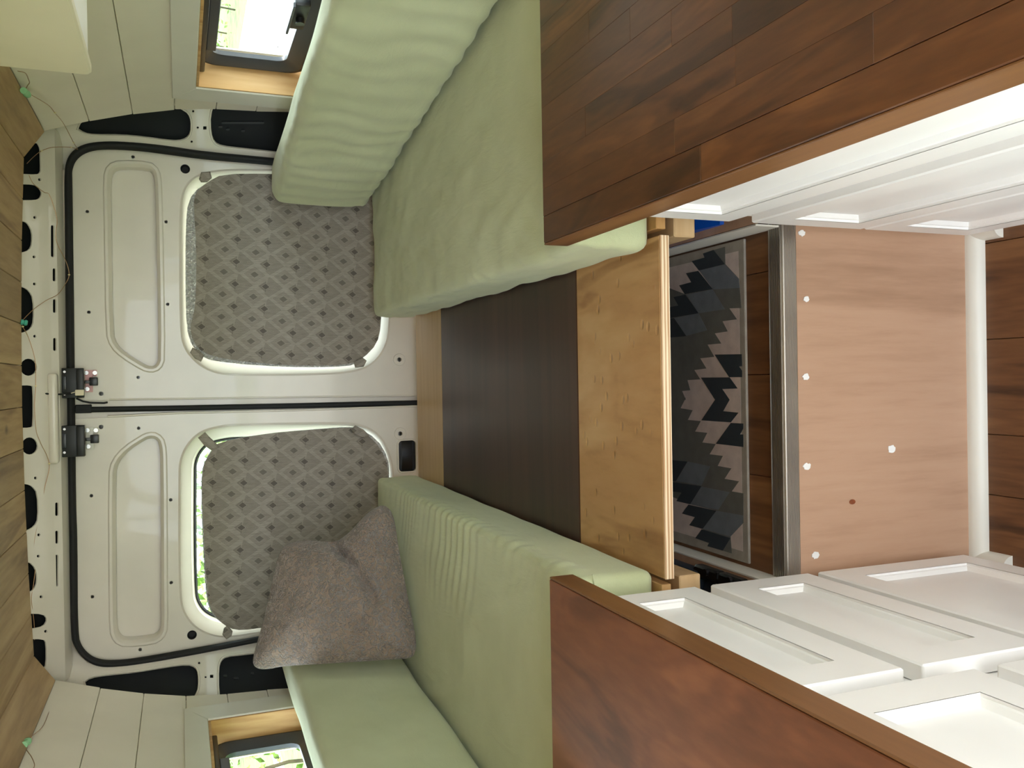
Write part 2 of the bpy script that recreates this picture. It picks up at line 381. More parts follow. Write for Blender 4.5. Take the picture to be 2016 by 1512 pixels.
# step riser
rs = struct(link('wall_riser', MB().box((-.42, 1.205, -1.40), (.33, 1.214, -.972)), 'riserply'))
for k, (x, y, r) in enumerate(((1578, 459, 8), (1587, 589, 7), (1586, 742, 8), (1588, 918, 9), (1605, 1093, 9), (1755, 884, 10))):
    c = at(x, y, 'Y', 1.2045); r *= .00072
    lp = [Vector((c.x+r*(1+.45*noise.noise((k*3+1, j*.9, 0)))*math.cos(j*math.pi/8)*(.95), c.y, c.z+r*(1+.45*noise.noise((k*3+1, j*.9, 0)))*math.sin(j*math.pi/8)*1.2)) for j in range(16)]
    link('filler_patch', MB().prism(lp, (0, -.0012, 0)), 'spackle', rs)
c = at(1678, 988, 'Y', 1.2046); link('knot', MB().prism([c+Vector((.0045*math.cos(a*math.pi/6), 0, .007*math.sin(a*math.pi/6))) for a in range(12)], (0, -.0005, 0)), 'knot', rs)
# nosing: ribbed aluminium profile
pr = [(1.238, -.960), (1.238, -.956)]
for k in range(6):
    y = 1.234-k*.0052; pr += [(y, -.9545), (y-.0024, -.9545), (y-.0024, -.9565), (y-.0052, -.9565)]
pr += [(1.2015, -.9575)]
for k in range(8):
    z = -.959-k*.0031; pr += [(1.2005, z), (1.2005, z-.0018), (1.2014, z-.0018), (1.2014, z-.0031)]
pr += [(1.2005, -.9845), (1.2048, -.9845), (1.2048, -.9605)]
pr = [(y, z) for y, z in pr]
link('trim_1', MB().prism([Vector((-.41, y, z)) for y, z in pr], (.72, 0, 0)), 'alu')
struct(bpy.data.objects['trim_1'])
# white quarter-round at the riser foot and returns along the toe kicks
qp = [(0, 0)]+[(.024*math.sin(a*math.pi/16), .024*math.cos(a*math.pi/16)) for a in range(9)]
struct(link('trim_2', MB().prism([Vector((-.352, 1.205-a, -1.40+b)) for a, b in qp], (.606, 0, 0)), 'trimw', None, 40))
struct(link('trim_3', MB().prism([Vector((.262-a*.85, 1.205, -1.40+b)) for a, b in qp], (0, -.062, 0)), 'trimw', None, 40))
struct(link('trim_4', MB().prism([Vector((-.356+a*.85, 1.205, -1.40+b)) for a, b in qp], (0, -.072, 0)), 'trimw', None, 40))
# white fascias under the benches
struct(link('trim_5', MB().box((.250, 1.207, -.96), (.2535, 2.70, -.9075), .0005, 1), 'trimw'))
struct(link('trim_6', MB().box((-.3535, 1.207, -.96), (-.350, 2.70, -.9205), .0005, 1), 'trimw'))

# side walls: painted shiplap boards on a backing sheet
ZB = [.334, .222, .111, 0, -.112, -.224, -.336, -.448, -.56, -.84, -1.12, -1.40]
for side, nm in ((1, 'wall_right'), (-1, 'wall_left')):
    X = lambda z, off=0: XC+side*(half(z)+off)
    mb = MB()
    for z1, z0 in zip(ZB, ZB[1:]):                # backing follows the same curve behind the boards
        fs_ = [(Y_FRONT, ADDED_GAP[side][0])]; y_s = ADDED_GAP[side][1]
        segs = fs_+[(y_s, Y_END)]
        if z1 > WZ0 and z0 < WZ1: segs = fs_+[(y_s, WY0), (WY1, Y_END)]
        for y0, y1 in segs:
            mb.add([(X(z1, .014), y0, z1), (X(z1, .014), y1, z1), (X(z0, .014), y1, z0), (X(z0, .014), y0, z0),
                    (X(z1, .05), y0, z1), (X(z1, .05), y1, z1), (X(z0, .05), y1, z0), (X(z0, .05), y0, z0)],
                   [(0, 1, 2, 3), (7, 6, 5, 4), (0, 4, 5, 1), (2, 6, 7, 3), (1, 5, 6, 2), (0, 3, 7, 4)])
    wl = struct(link(nm, mb, 'shiplap'))
    for z1, z0 in zip(ZB, ZB[1:]):
        jit = random.uniform(-.004, .004)
        fs_ = [(Y_FRONT, ADDED_GAP[side][0])]; y_s = ADDED_GAP[side][1]
        segs = fs_+[(y_s, Y_END+jit)]
        if z1 > WZ0 and z0 < WZ1-.001: segs = fs_+[(y_s, WY0), (WY1, Y_END+jit)]
        for y0, y1 in segs:
            a, b = z1-.0007, z0+.0007
            vs = [(X(a), y0, a), (X(a), y1, a), (X(b), y1, b), (X(b), y0, b), (X(a, .0135), y0, a), (X(a, .0135), y1, a), (X(b, .0135), y1, b), (X(b, .0135), y0, b)]
            link('plank', MB().hexa(vs, [(0, 1, 2, 3), (7, 6, 5, 4), (0, 4, 5, 1), (2, 6, 7, 3), (1, 5, 6, 2), (0, 3, 7, 4)], .0015, 1), 'shiplap', wl)
    # steel skin outside, with the window hole
    yz = [(Y_FRONT, -1.5), (2.9, -1.5), (2.9, .46), (Y_FRONT, .46)]
    hole = rrect(WY0, WY1, WZ0, WZ1, .03)
    hx = XC+side*.945
    link('outer_skin', MB().panel([(hx, a, b) for a, b in yz], [[(hx, a, b) for a, b in hole]]+[[(hx, a, b) for a, b in rrect(*ADDED_GAP[side], -1.44, .36, .05)]], (side*.004, 0, 0)), 'paint', wl)

# ceiling
CH = [(.0, .394), (.22, .392), (.44, .387), (.667, .378), (.741, .327)]
def cz(h):
    h = abs(h)
    for (a, za), (b, zb) in zip(CH, CH[1:]):
        if a <= h <= b: return za+(zb-za)*(h-a)/(b-a)
    return CH[-1][1]
Y_CE = 2.62
mb = MB(); hs = [-.745, -.667, -.44, -.22, 0, .22, .44, .667, .745]
mb.prism([(XC+h, Y_FRONT, cz(h)+.012) for h in hs]+[(XC+h, Y_FRONT, cz(h)+.04) for h in reversed(hs)], (0, Y_CE-Y_FRONT-.005, 0))
ce = struct(link('ceiling', mb, 'ceil'))
hb = [-.741, -.667]+[-.667+.1112*k for k in range(1, 12)]+[.667, .741]
for a, b in zip(hb, hb[1:]):
    a += .0008; b -= .0008
    vs = [(XC+a, Y_FRONT, cz(a)), (XC+b, Y_FRONT, cz(b)), (XC+b, Y_CE, cz(b)), (XC+a, Y_CE, cz(a)), (XC+a, Y_FRONT, cz(a)+.0115), (XC+b, Y_FRONT, cz(b)+.0115), (XC+b, Y_CE, cz(b)+.0115), (XC+a, Y_CE, cz(a)+.0115)]
    link('plank', MB().hexa(vs, [(0, 1, 2, 3), (7, 6, 5, 4), (0, 4, 5, 1), (2, 6, 7, 3), (1, 5, 6, 2), (0, 3, 7, 4)], .0012, 1), 'ceil', ce)
link('outer_roof', MB().box((XC-.95, Y_FRONT, .455), (XC+.95, 2.905, .459)), 'paint', ce)

# rear body shell: header beam and pillars of painted steel with cut-outs
wr = struct(empty('wall_rear', (XC, 2.72, .30)))
def strip(name, y0, z0, y1, z1, holes, mat='paint', xw=.78, th=.004, back=.05):
    p0 = Vector((0, y0, z0)); d = Vector((0, y1-y0, z1-z0)).normalized(); n = Vector((1, 0, 0)).cross(d).normalized()
    if n.y > 0: n = -n                            # towards the camera
    out = [(XC-xw, y0, z0), (XC+xw, y0, z0), (XC+xw, y1, z1), (XC-xw, y1, z1)]
    hl = [[atp(x, y, p0, n) for x, y in h] for h in holes]
    L = math.hypot(y1-y0, z1-z0); good = []
    for h in hl:                                  # keep the cut-outs inside the strip
        q = []
        for v in h:
            t = max(.002, min(L-.002, (v-p0).dot(d))); q.append(Vector((v.x, y0, z0))+d*t)
        r = [q[0]]
        for v in q[1:]:
            if (v-r[-1]).length > 1e-4: r.append(v)
        if (r[0]-r[-1]).length < 1e-4: r.pop()
        good.append(r)
    link(name, MB().panel(out, good, -n*th), mat, wr)
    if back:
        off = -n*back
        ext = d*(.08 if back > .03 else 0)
        link('backing_sheet', MB().prism([Vector(q)+off+(ext if i > 1 else ext*0) for i, q in enumerate(out)], -n*.003), 'cavity', wr)  # near-black sheet set behind the beam holes
def ell(x, y, rx, ry, n=16): return [(x+rx*math.cos(2*math.pi*k/n), y+ry*math.sin(2*math.pi*k/n)) for k in range(n)]
H_holes = [[(36, 285), (72.7, 280), (78, 287.6), (79.7, 295.6), (80.7, 335), (79, 340), (73.7, 343.7), (36, 342)],
 [(36, 362.5), (67.8, 363.5), (76.7, 369), (82, 377), (82, 383), (78.7, 390), (70, 394), (36, 394)],
 [(36, 435), (49, 436), (56.5, 441.7), (63.4, 456.5), (63.4, 480), (58, 492), (46, 496.7), (36, 497)],
 [(36, 565), (46, 565), (58, 572.6), (66, 587.5), (67, 632), (61, 647), (47.6, 654.5), (36, 655)],
 ell(56.5, 723, 16.5, 17), [(36, 759), (62, 758.6), (66, 763), (66, 837), (62, 842), (36, 842)], ell(58.5, 878, 16, 17),
 [(38, 953), (54, 953), (64, 957.4), (74.4, 971), (76, 1021), (68.5, 1036), (53, 1044.6), (38, 1045)],
 [(38, 1105), (58, 1106), (70, 1118.5), (73.5, 1136), (71.4, 1154), (61, 1166), (38, 1166)],
 [(50, 1208), (86, 1209), (93.75, 1219.7), (86, 1233), (64, 1237.6), (50, 1238)],
 [(50, 1258.4), (86, 1258.4), (91.7, 1266), (91.7, 1309), (86, 1317), (50, 1317)]]
H_holes += [ell(x, y, 3, 3, 10) for x, y in ((78, 353.5), (68.5, 428), (67, 505.7), (67.9, 559), (68.5, 662), (70, 941), (76.5, 1053), (75.6, 1095), (81, 1175), (90, 1243))]
strip('header_beam', 2.625, .4065, 2.715, .3345, [smooth_loop(h, 1) if len(h) < 10 else h for h in H_holes])
S_holes = [rrect(x-3.2, x+3.2, y0, y1, 3.1, 4) for x, y0, y1 in ((103.5, 443, 506), (107, 528, 554), (107.5, 589, 616), (108, 665, 691), (112, 989, 1016), (112, 1044.6, 1070.5), (111.5, 1092, 1155))]
strip('header_step', 2.715, .3345, 2.735, .3175, S_holes, back=0)
strip('header_lip', 2.735, .3175, 2.79, .3050, [], back=0)
hl_ = rrect(XC-.735, XC+.735, -1.48, .27, .06)
link('outer_panel', MB().panel([(XC-.95, 2.885, -1.5), (XC+.95, 2.885, -1.5), (XC+.95, 2.885, .458), (XC-.95, 2.885, .458)], [[(a, 2.885, b) for a, b in hl_]], (0, .004, 0)), 'paint', wr)
# boss over the door latches
a, b = at(104, 735, 'Y', 2.728), at(118, 912, 'Y', 2.728)
link('header_boss', MB().box((b.x, 2.70, b.z), (a.x, 2.76, a.z+.012), .008, 3), 'paint', wr, 40)
# pillars
KP = .8
def pill(side, outer, holes, dots, ribs):
    x0 = XC+side*.785; p0 = Vector((x0, 2.765, 0)); n = Vector((-side*KP, -1, 0)).normalized()
    f = lambda pts: [atp(x, y, p0, n) for x, y in pts]
    link('pillar_panel', MB().panel(f(outer), [f(smooth_loop(h, 1)) for h in holes]+[f(d) for d in dots], -n*.004), 'paint', wr)
    g = lambda pts, r: [q+n*r for q in f(pts)]
    for h in holes:
        h = smooth_loop(h, 1)
        link('cutout_rim', MB().loft([f(h), g(inset2(h, -1.0), .0035), g(inset2(h, -3.2), .0035), f(inset2(h, -4.6))], False), 'paint', wr, 50)
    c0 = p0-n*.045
    link('backing_sheet', MB().prism([atp(x, y, c0, n) for x, y in outer], -n*.003), 'cavity', wr)  # near-black sheet set behind the pillar holes
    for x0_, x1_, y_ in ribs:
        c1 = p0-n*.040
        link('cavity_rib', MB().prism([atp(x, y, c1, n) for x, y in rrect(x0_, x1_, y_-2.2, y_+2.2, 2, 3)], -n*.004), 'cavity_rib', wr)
z1 = lambda L, ox=0, oy=0: [(x/3.36+ox, y/3.36+oy) for x, y in L]
oR = [(80, 262), (92, 300), (126, 335), (150, 296), (168, 284), (208, 280), (268, 283), (327, 290), (402, 301), (531, 315), (900, 352), (900, 150), (80, 150)]
hA = z1([(505, 845), (560, 880), (620, 890), (800, 890), (960, 905), (1100, 925), (1180, 930), (1230, 915), (1258, 880), (1260, 800), (1243, 752), (1205, 728), (1160, 700), (1000, 620), (800, 620), (620, 740)])
hB = z1([(1395, 760), (1398, 880), (1420, 940), (1470, 965), (1600, 980), (1790, 1000), (2500, 1080), (2500, 660), (1430, 660)])
pill(1, oR, [hA, hB], [z1(ell(1278, 737, 8, 8, 10)), z1(ell(1308, 845, 8, 8, 10)), z1(rrect(1344, 1366, 836, 858, 2, 2)), z1(ell(1268, 938, 8, 8, 10))],
     [(430, 438, 250), (445, 452, 255), (475, 482, 258), (436, 520, 242)])
oL = [(100, 1335), (112, 1300), (140, 1268), (152, 1285), (172, 1305), (195, 1312), (225, 1312), (268, 1307), (387, 1287), (506, 1262), (900, 1185), (900, 1460), (100, 1460)]
hA = z1([(553, 950), (600, 915), (700, 900), (900, 880), (1100, 845), (1240, 828), (1290, 845), (1308, 880), (1310, 980), (1290, 1030), (1230, 1120), (640, 1080)], 0, 1062)
hB = z1([(1450, 1000), (1450, 850), (1465, 800), (1500, 775), (1600, 765), (1850, 735), (2500, 640), (2500, 1110), (1470, 1110)], 0, 1062)
pill(-1, oL, [hA, hB], [z1(ell(1317, 817, 8, 8, 10), 0, 1062), z1(ell(1360, 910, 7, 7, 10), 0, 1062), z1(rrect(1389, 1411, 894, 916, 2, 2), 0, 1062)],
     [(440, 447, 1330), (460, 470, 1335), (494, 500, 1325)])
# door seal: one black rubber hoop round the opening
O = [(900, 345), (531, 308), (402, 296), (327, 284), (268, 277), (208, 275), (167, 280), (143, 293), (129.5, 312.5), (125, 342), (126.5, 450), (127.5, 600), (131, 800), (134, 1000), (135.4, 1062), (137, 1252), (146, 1279), (166.7, 1303), (190.5, 1315), (220, 1316.5), (268, 1312), (387, 1291), (506, 1267), (900, 1190)]
I = [(900, 360), (531, 323), (402, 312.5), (327, 302), (268, 294.6), (202, 291.7), (169.6, 297.6), (149, 312.5), (141, 333), (141.5, 350), (143, 450), (145, 600), (147, 800), (149, 1000), (151.8, 1062), (152.4, 1252), (161, 1276), (178.6, 1294), (202, 1301.6), (232, 1301.6), (268, 1298), (387, 1277), (506, 1255.5), (900, 1180)]
def chai(L, it=2):
    for _ in range(it):
        q = [L[0]]
        for a, b in zip(L, L[1:]): q += [tuple(a[k]*.75+b[k]*.25 for k in (0, 1)), tuple(a[k]*.25+b[k]*.75 for k in (0, 1))]
        L = q+[L[-1]]
    return L
o2, i2 = chai(px2(O, 2.775)), chai(px2(I, 2.775))
mb = MB(); k = len(o2)
prof = [(0.0, .012), (.12, .003), (.35, -.004), (.65, -.004), (.88, .003), (1.0, .012)]
loops = []
for s_, dy in prof: loops.append([Vector((a[0]+(b[0]-a[0])*s_, 2.775+dy, a[1]+(b[1]-a[1])*s_)) for a, b in zip(o2, i2)])
for l0, l1 in zip(loops, loops[1:]):
    mb.add(l0+l1, [(i, i+1, k+i+1, k+i) for i in range(k-1)])
link('door_seal', mb, 'rubber', wr, 60)

# ---------------- rear doors
YD = 2.80
Bdoor = {}
def door(name, outline, recess, window, dots, discs, side, cuts=()):
    root = struct(empty(name, (XC+side*.38, YD, -.9)))
    o_ = px2(outline, YD); rc = smooth_loop(px2(recess, YD), 1); wn = smooth_loop(px2(window, YD), 2)
    rc_o, wn_o = inset2(rc, -.020), inset2(wn, -.012)
    dl = [circ(*px2([(x, y)], YD)[0], r*.00163, 12) for x, y, r in dots]
    link('inner_panel', MB().panel(xz(o_, YD), [xz(rc_o, YD), xz(wn_o, YD)]+[xz(d, YD) for d in dl]+[xz(circ(at(x, y, 'Y', YD).x, at(x, y, 'Y', YD).z, .010), YD) for x, y in discs]+[xz(inset2(c, -.003), YD) for c in cuts], (0, .003, 0)), 'paint', root)
    link('door_edge', MB().loft([xz(o_, YD+.0032), xz(o_, YD+.0618)], False), 'paint', root)
    link('recess_rim', MB().loft([xz(rc_o, YD), xz(inset2(rc, -.016), YD-.0035), xz(inset2(rc, -.009), YD-.0035), xz(inset2(rc, -.003), YD+.002), xz(rc, YD+.006), xz(inset2(rc, .001), YD+.040)], False), 'paint', root, 35)
    link('recess_back', MB().prism(xz(inset2(rc, -.02), YD+.041), (0, .002, 0)), 'paint', root)
    wg = inset2(wn, .034)
    link('window_rim', MB().loft([xz(wn_o, YD), xz(inset2(wn, -.006), YD-.003), xz(wn, YD+.002), xz(inset2(wn, .012), YD+.018), xz(inset2(wn, .026), YD+.026), xz(inset2(wn, .034), YD+.050), xz(inset2(wn, .034), YD+.0625)], False), 'paint', root, 40)
    link('window_gasket', MB().loft([xz(inset2(wn, .030), YD+.046), xz(inset2(wn, .036), YD+.043), xz(inset2(wn, .041), YD+.050)], False), 'rubber', root, 40)
    link('window_glass', MB().prism(xz(inset2(wn, .0345), YD+.052), (0, .004, 0)), 'glass', root)
    link('outer_skin', MB().panel(xz(o_, YD+.062), [xz(wg, YD+.062)], (0, .003, 0)), 'paint', root)
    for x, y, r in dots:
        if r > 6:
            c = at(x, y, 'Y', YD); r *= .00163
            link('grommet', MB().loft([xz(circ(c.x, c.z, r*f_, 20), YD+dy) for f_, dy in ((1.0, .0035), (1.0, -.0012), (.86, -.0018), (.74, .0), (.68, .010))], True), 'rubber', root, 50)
    for x, y in discs:
        c = at(x, y, 'Y', YD); ri = .0072
        link('hinge_boss', MB().loft([xz(circ(c.x, c.z, .0205, 24), YD), xz(circ(c.x, c.z, .019, 24), YD-.003), xz(circ(c.x, c.z, ri, 24), YD-.003), xz(circ(c.x, c.z, ri, 24), YD+.012)], False), 'paint', root, 40)
    return root
oR = [(900, 352), (531, 315), (400, 304), (268, 286), (205, 283.5), (168, 289), (146, 303), (133, 328), (134, 450), (136, 600), (139, 790), (150, 789), (350, 784), (817, 778), (900, 777)]
rR = [(221.7, 656), (229, 677), (247, 694.6), (285.7, 718.5), (297.6, 721.4), (306.5, 718.5), (312, 706.5), (309.5, 528), (306.5, 400), (305, 357), (302, 339), (293, 330), (238, 327.4), (221.7, 333), (216.7, 351), (218.7, 450)]
wR = [(361, 409), (361, 530), (362, 647), (368, 683), (392, 711), (425, 729), (469, 733), (618, 732), (695, 727.5), (732, 712), (755, 680), (762, 641), (768, 420), (752, 368), (700, 343), (528.6, 340), (436, 340), (390, 350), (368, 372)]
door('door_1', oR, rR, wR, [(262, 309, 3), (364.6, 332.7, 8.5), (172, 416.7, 3), (327, 436.6, 3), (175, 614.6, 3), (330, 599, 3), (272, 743, 3), (199, 775, 4)], [(786, 708)], 1)
oL = [(900, 1185), (506, 1262), (387, 1284), (268, 1306), (220, 1309), (195, 1309), (172, 1299), (152, 1278), (144, 1252), (143, 1062), (141, 1000), (139, 826), (150, 825), (350, 815), (817, 801), (900, 799)]
rL = [(305, 863.7), (313, 872.6), (316, 908), (317, 1146), (317.9, 1237.6), (312.5, 1249.5), (300.6, 1257), (247, 1262), (235, 1255.5), (229, 1240.6), (227.7, 1146), (226.8, 935), (232, 911), (253, 887.5), (285.7, 866.7), (295, 863)]
wL = [(359.5, 948.6), (360, 908), (374, 877), (398, 854), (437, 844), (469, 841), (647.6, 838), (705, 839), (743, 858), (764, 897), (770, 940), (771, 1120), (752, 1180), (700, 1218), (518, 1238), (446, 1249.5), (412, 1243), (384, 1227), (365, 1198), (361, 1166), (359, 1062)]
q = px2([(784.5, 868), (819, 927)], YD-.002)
lp = rrect(min(q[0][0], q[1][0]), max(q[0][0], q[1][0]), min(q[0][1], q[1][1]), max(q[0][1], q[1][1]), .012)
dr = door('door_2', oL, rL, wL, [(199, 840.5, 4), (273, 843, 3), (180, 976, 3), (336, 984, 3), (337, 1147, 3), (182, 1175, 3), (378, 1250, 8.5), (276, 1279, 3)], [(787.7, 853.5)], -1, [lp])
link('cutout_rim', MB().loft([xz(inset2(lp, -.006), YD), xz(inset2(lp, -.004), YD-.004), xz(lp, YD-.004), xz(lp, YD+.016)], False), 'paint', dr, 40)
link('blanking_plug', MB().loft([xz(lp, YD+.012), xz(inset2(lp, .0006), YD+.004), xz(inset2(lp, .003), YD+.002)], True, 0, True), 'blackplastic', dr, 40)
# recessed strip, rubber gasket and lip between the doors
q = px2([(139, 786), (139, 830), (900, 803), (900, 774)], YD)
link('gap_strip', MB().prism(xz(q, YD+.012), (0, .002, 0)), 'paint', dr)
p_ = [at(x, y, 'Y', YD+.004) for x, y in ((146, 807), (350, 803.5), (600, 798.5), (817, 793), (900, 791))]
link('centre_gasket', MB().tube(p_, .0085, 10), 'rubber', dr, 60)
p_ = [at(x, y, 'Y', YD) for x, y in ((212, 820), (350, 813), (600, 807), (817, 799.5), (900, 797.5))]
link('door_lip', MB().tube(p_, .0035, 8), 'paint', dr, 60)
p_ = [at(x, y, 'Y', YD) for x, y in ((215, 786.5), (350, 785), (600, 781.5), (817, 778.5))]
link('door_lip', MB().tube(p_, .0028, 8), 'paint', dr, 60)
a, b = at(148, 797, 'Y', YD), at(181, 813, 'Y', YD)
link('notch', MB().box((a.x, YD-.004, a.z), (b.x, YD+.006, b.z), .002, 1), 'rubber', dr)

# ---------------- side windows
def side_window(side, name):
    sx = lambda h: XC+side*h
    root = struct(empty(name, (sx(.86), (WY0+WY1)/2, WZ0)))
    g = .832                                      # face of the casing
    yo0, yo1, zo0, zo1, e_ = WY0-.105, WY1+.105, WZ0-.06, .006, .0006
    for lp in ([(yo0+e_, zo1), (yo1-e_, zo1), (WY1-e_, WZ1), (WY0+e_, WZ1)], [(yo1, zo1-e_), (yo1, zo0+e_), (WY1, WZ0+e_), (WY1, WZ1-e_)],
               [(yo1-e_, zo0), (yo0+e_, zo0), (WY0+e_, WZ0), (WY1-e_, WZ0)], [(yo0, zo0+e_), (yo0, zo1-e_), (WY0, WZ1-e_), (WY0, WZ0+e_)]):
        F4 = lambda L, h: [Vector((sx(h), a, b)) for a, b in L]
        link('casing', MB().loft([F4(lp, .862), F4(lp, g+.002), F4(inset2(lp, .002), g)], True, 0, True), 'trimw', root)
    # pine lining
    for nm, y0, y1, z0, z1 in (('lining', WY1-.007, WY1-.0006, WZ0+.0006, WZ1-.0006), ('lining', WY0+.0006, WY0+.007, WZ0+.0006, WZ1-.0006), ('lining', WY0+.007, WY1-.007, WZ1-.007, WZ1-.0006), ('lining', WY0+.007, WY1-.007, WZ0+.0006, WZ0+.007)):
        link(nm, MB().box((sx(g+.004), y0, z0), (sx(.906), y1, z1), .0005, 1), 'pine', root)
    def ring(nm, h0, h1, ins0, ins1, r, mat, slope=0):
        o_ = rrect(WY0+ins0, WY1-ins0, WZ0+ins0, WZ1-ins0*.5, r); i_ = rrect(WY0+ins1, WY1-ins1, WZ0+ins1, WZ1-ins1*.62, max(.012, r-(ins1-ins0)*.5))
        P3 = lambda L, h: [Vector((sx(h), a, b)) for a, b in L]
        link(nm, MB().loft([P3(o_, h1), P3(o_, h0), P3(inset2(o_, .006), h0-.003), P3(i_, h0+slope), P3(i_, h1+slope)], False), mat, root, 35)
    ring('outer_frame', .897, .91, .008, .032, .05, 'blackplastic')
    ring('inner_frame', .894, .905, .020, .062, .05, 'greyplastic', .012)
    lp = rrect(WY0+.045, WY1-.045, WZ0+.045, WZ1-.03, .035)
    link('pane', MB().prism([Vector((sx(.914), a, b)) for a, b in lp], (side*.004, 0, 0)), 'glass', root)
    link('blind_rail', MB().box((sx(.872), WY0+.02, WZ1-.022), (sx(.893), WY1-.012, WZ1-.0075), .004, 2), 'blackplastic', root, 40)
    link('blind_hem', MB().box((sx(.886), WY0+.03, WZ1-.046), (sx(.8915), WY1-.135, WZ1-.0225), .002, 1), 'greyplastic', root)
    return root
w1 = side_window(1, 'window_1'); w2 = side_window(-1, 'window_2')
c = at(583, 38, 'X', XC+.88)
link('latch', MB().box((c.x-.01, c.y-.10, c.z-.02), (c.x+.012, c.y+.035, c.z+.014), .004, 2), 'blackplastic', w1, 40)
link('latch_lever', MB().box((c.x-.016, c.y-.10, c.z+.012), (c.x-.004, c.y+.055, c.z+.018), .0015, 1), 'greyplastic', w1)
link('latch_knob', MB().cyl((c.x-.012, c.y-.035, c.z-.004), (-1, 0, 0), .010, .012, 16), 'blackplastic', w1, 40)
mb = MB()
for k, r_ in ((0, .0022), (1, .003), (2, .003)):
    c = at(547+k*5.5, 92.5, 'X', XC+.911)
    if k == 0: mb.cyl(c, (1, 0, 0), r_, .0004, 10)
    else:
        D = [(-.002, -.003)]+[(.0025*math.cos(math.radians(t)), .003*math.sin(math.radians(t))) for t in range(-90, 91, 30)]+[(-.002, .003)]
        mb.panel([c+Vector((0, -a, b)) for a, b in D], [[c+Vector((0, -a*.55, b*.6)) for a, b in D]], (.0004, 0, 0))
link('pane_mark', mb, 'pane_print', w1)

# ================================================================== OUTSIDE
GZ = -2.05
struct(link('ground', MB().box((-60, -30, GZ-.2), (60, 80, GZ)), 'grass'))
struct(link('driveway', MB().box((1.2, -20, GZ), (11.2, 60, GZ+.01)), 'concrete'))
struct(link('bounce_pad', MB().box((-1.2, -20, GZ), (1.2, 8.0, GZ+.01)), 'concrete'))  # unseen pale ground added to keep green bounce off the interior
struct(link('path', MB().box((-9.6, -20, GZ), (-8.7, 60, GZ+.01)), 'concrete'))
def hedge(name, x0, x1, y0, y1, h, seed, label):
    mb = MB(); nx = max(4, int((x1-x0)/.25)); ny = max(4, int((y1-y0)/.25)); rnd = random.Random(seed)
    root = empty(name, ((x0+x1)/2, (y0+y1)/2, GZ))
    for k in range(int(900*((x1-x0)+(y1-y0))/6)):
        c = Vector((rnd.uniform(x0, x1), rnd.uniform(y0, y1), GZ+h*math.sqrt(rnd.random())))
        s_ = rnd.uniform(.06, .13)
        a = Vector((rnd.gauss(0, 1), rnd.gauss(0, 1), rnd.gauss(0, 1))).normalized(); b = a.orthogonal().normalized()
        mb.add([c-a*s_, c+b*s_*.45, c+a*s_, c-b*s_*.45], [(0, 1, 2, 3)])
    link('foliage', mb, 'leaf', root, keep=True)
    for k in range(max(2, int((x1-x0+y1-y0)/3))):
        x, y = (rnd.uniform(x0+.1, x1-.1), rnd.uniform(y0+.1, y1-.1)); link('stem', MB().tube([(x, y, GZ), (x+.05, y, GZ+h*.3), (x-.03, y+.05, GZ+h*.5)], .03, 6), 'bark', root)
    tag(root, label, 'hedge')
hedge('hedge', -7, 4, 13.0, 14.6, 2.1, 1, 'yellow-green leafy hedge behind the rear doors, seen in the slit above the window cover')
hedge('hedge', 12.5, 15.0, 20, 44, 2.6, 2, 'green hedge beyond the pale driveway, seen through the side window beside the overhead cabinet')
hedge('hedge', -16.5, -14.5, 14, 44, 1.6, 3, 'low green hedge across the lawn, seen through the side window behind the pillow side bench')

# ================================================================== BENCHES
def bench(name, side, xi, xo, zs, label):
    root = empty(name, ((xi+xo)/2, 1.95, -.96))
    link('seat_board', MB().box((xi+side*.012, 1.215, -.738), (xo, 2.735, -.7205), .001, 1), 'ply', root)
    link('rail', MB().box((xi, 1.212, -.792), (xi+side*.036, 2.73, -.752), .002, 1), 'pale', root)
    link('shelf', MB().box((xi+side*.0285, 1.212, zs-.008), (xo, 2.73, zs), .0005, 1), 'riserply', root)
    link('support', MB().box((xi+side*.28, 1.215, zs+.0004), (xo, 1.24, -.7385), .001, 1), 'ply', root)
    link('support', MB().box((xi+side*.05, 2.69, zs+.0004), (xo, 2.715, -.7385), .001, 1), 'ply', root)
    link('support', MB().box((xi+side*.1, 1.9, zs+.0004), (xo, 1.92, -.7385), .001, 1), 'ply', root)
    return tag(root, label, 'bench')
bench('bench', 1, .226, .80, -.9082, 'open plywood bench holding the seat cushion without the pillow')
bench('bench', -1, -.325, -.90, -.9217, 'open plywood bench under the seat cushion with the fuzzy pillow')

# ---------------- boards that bridge the two benches
bb = empty('bridge_board', (-.05, 1.36, -.738))
link('panel', MB().box((-.326, 1.206, -.737), (.226, 1.516, -.720), .0012, 1), 'dented', bb)
link('ply_edge', MB().box((-.326, 1.2035, -.7365), (.226, 1.2062, -.7205)), 'plyedge', bb)
tag(bb, 'dented golden plywood board with striped ply edge bridging the two benches', 'board')
tag(link('bridge_board', MB().box((-.326, 1.518, -.737), (.226, 2.446, -.7195), .0012, 1), 'darkx'), 'dark brown stained board lying between the two pale boards', 'board')
tag(link('bridge_board', MB().box((-.326, 2.448, -.737), (.226, 2.735, -.7195), .0012, 1), 'pale'), 'narrow pale wooden board against the rear doors', 'board')

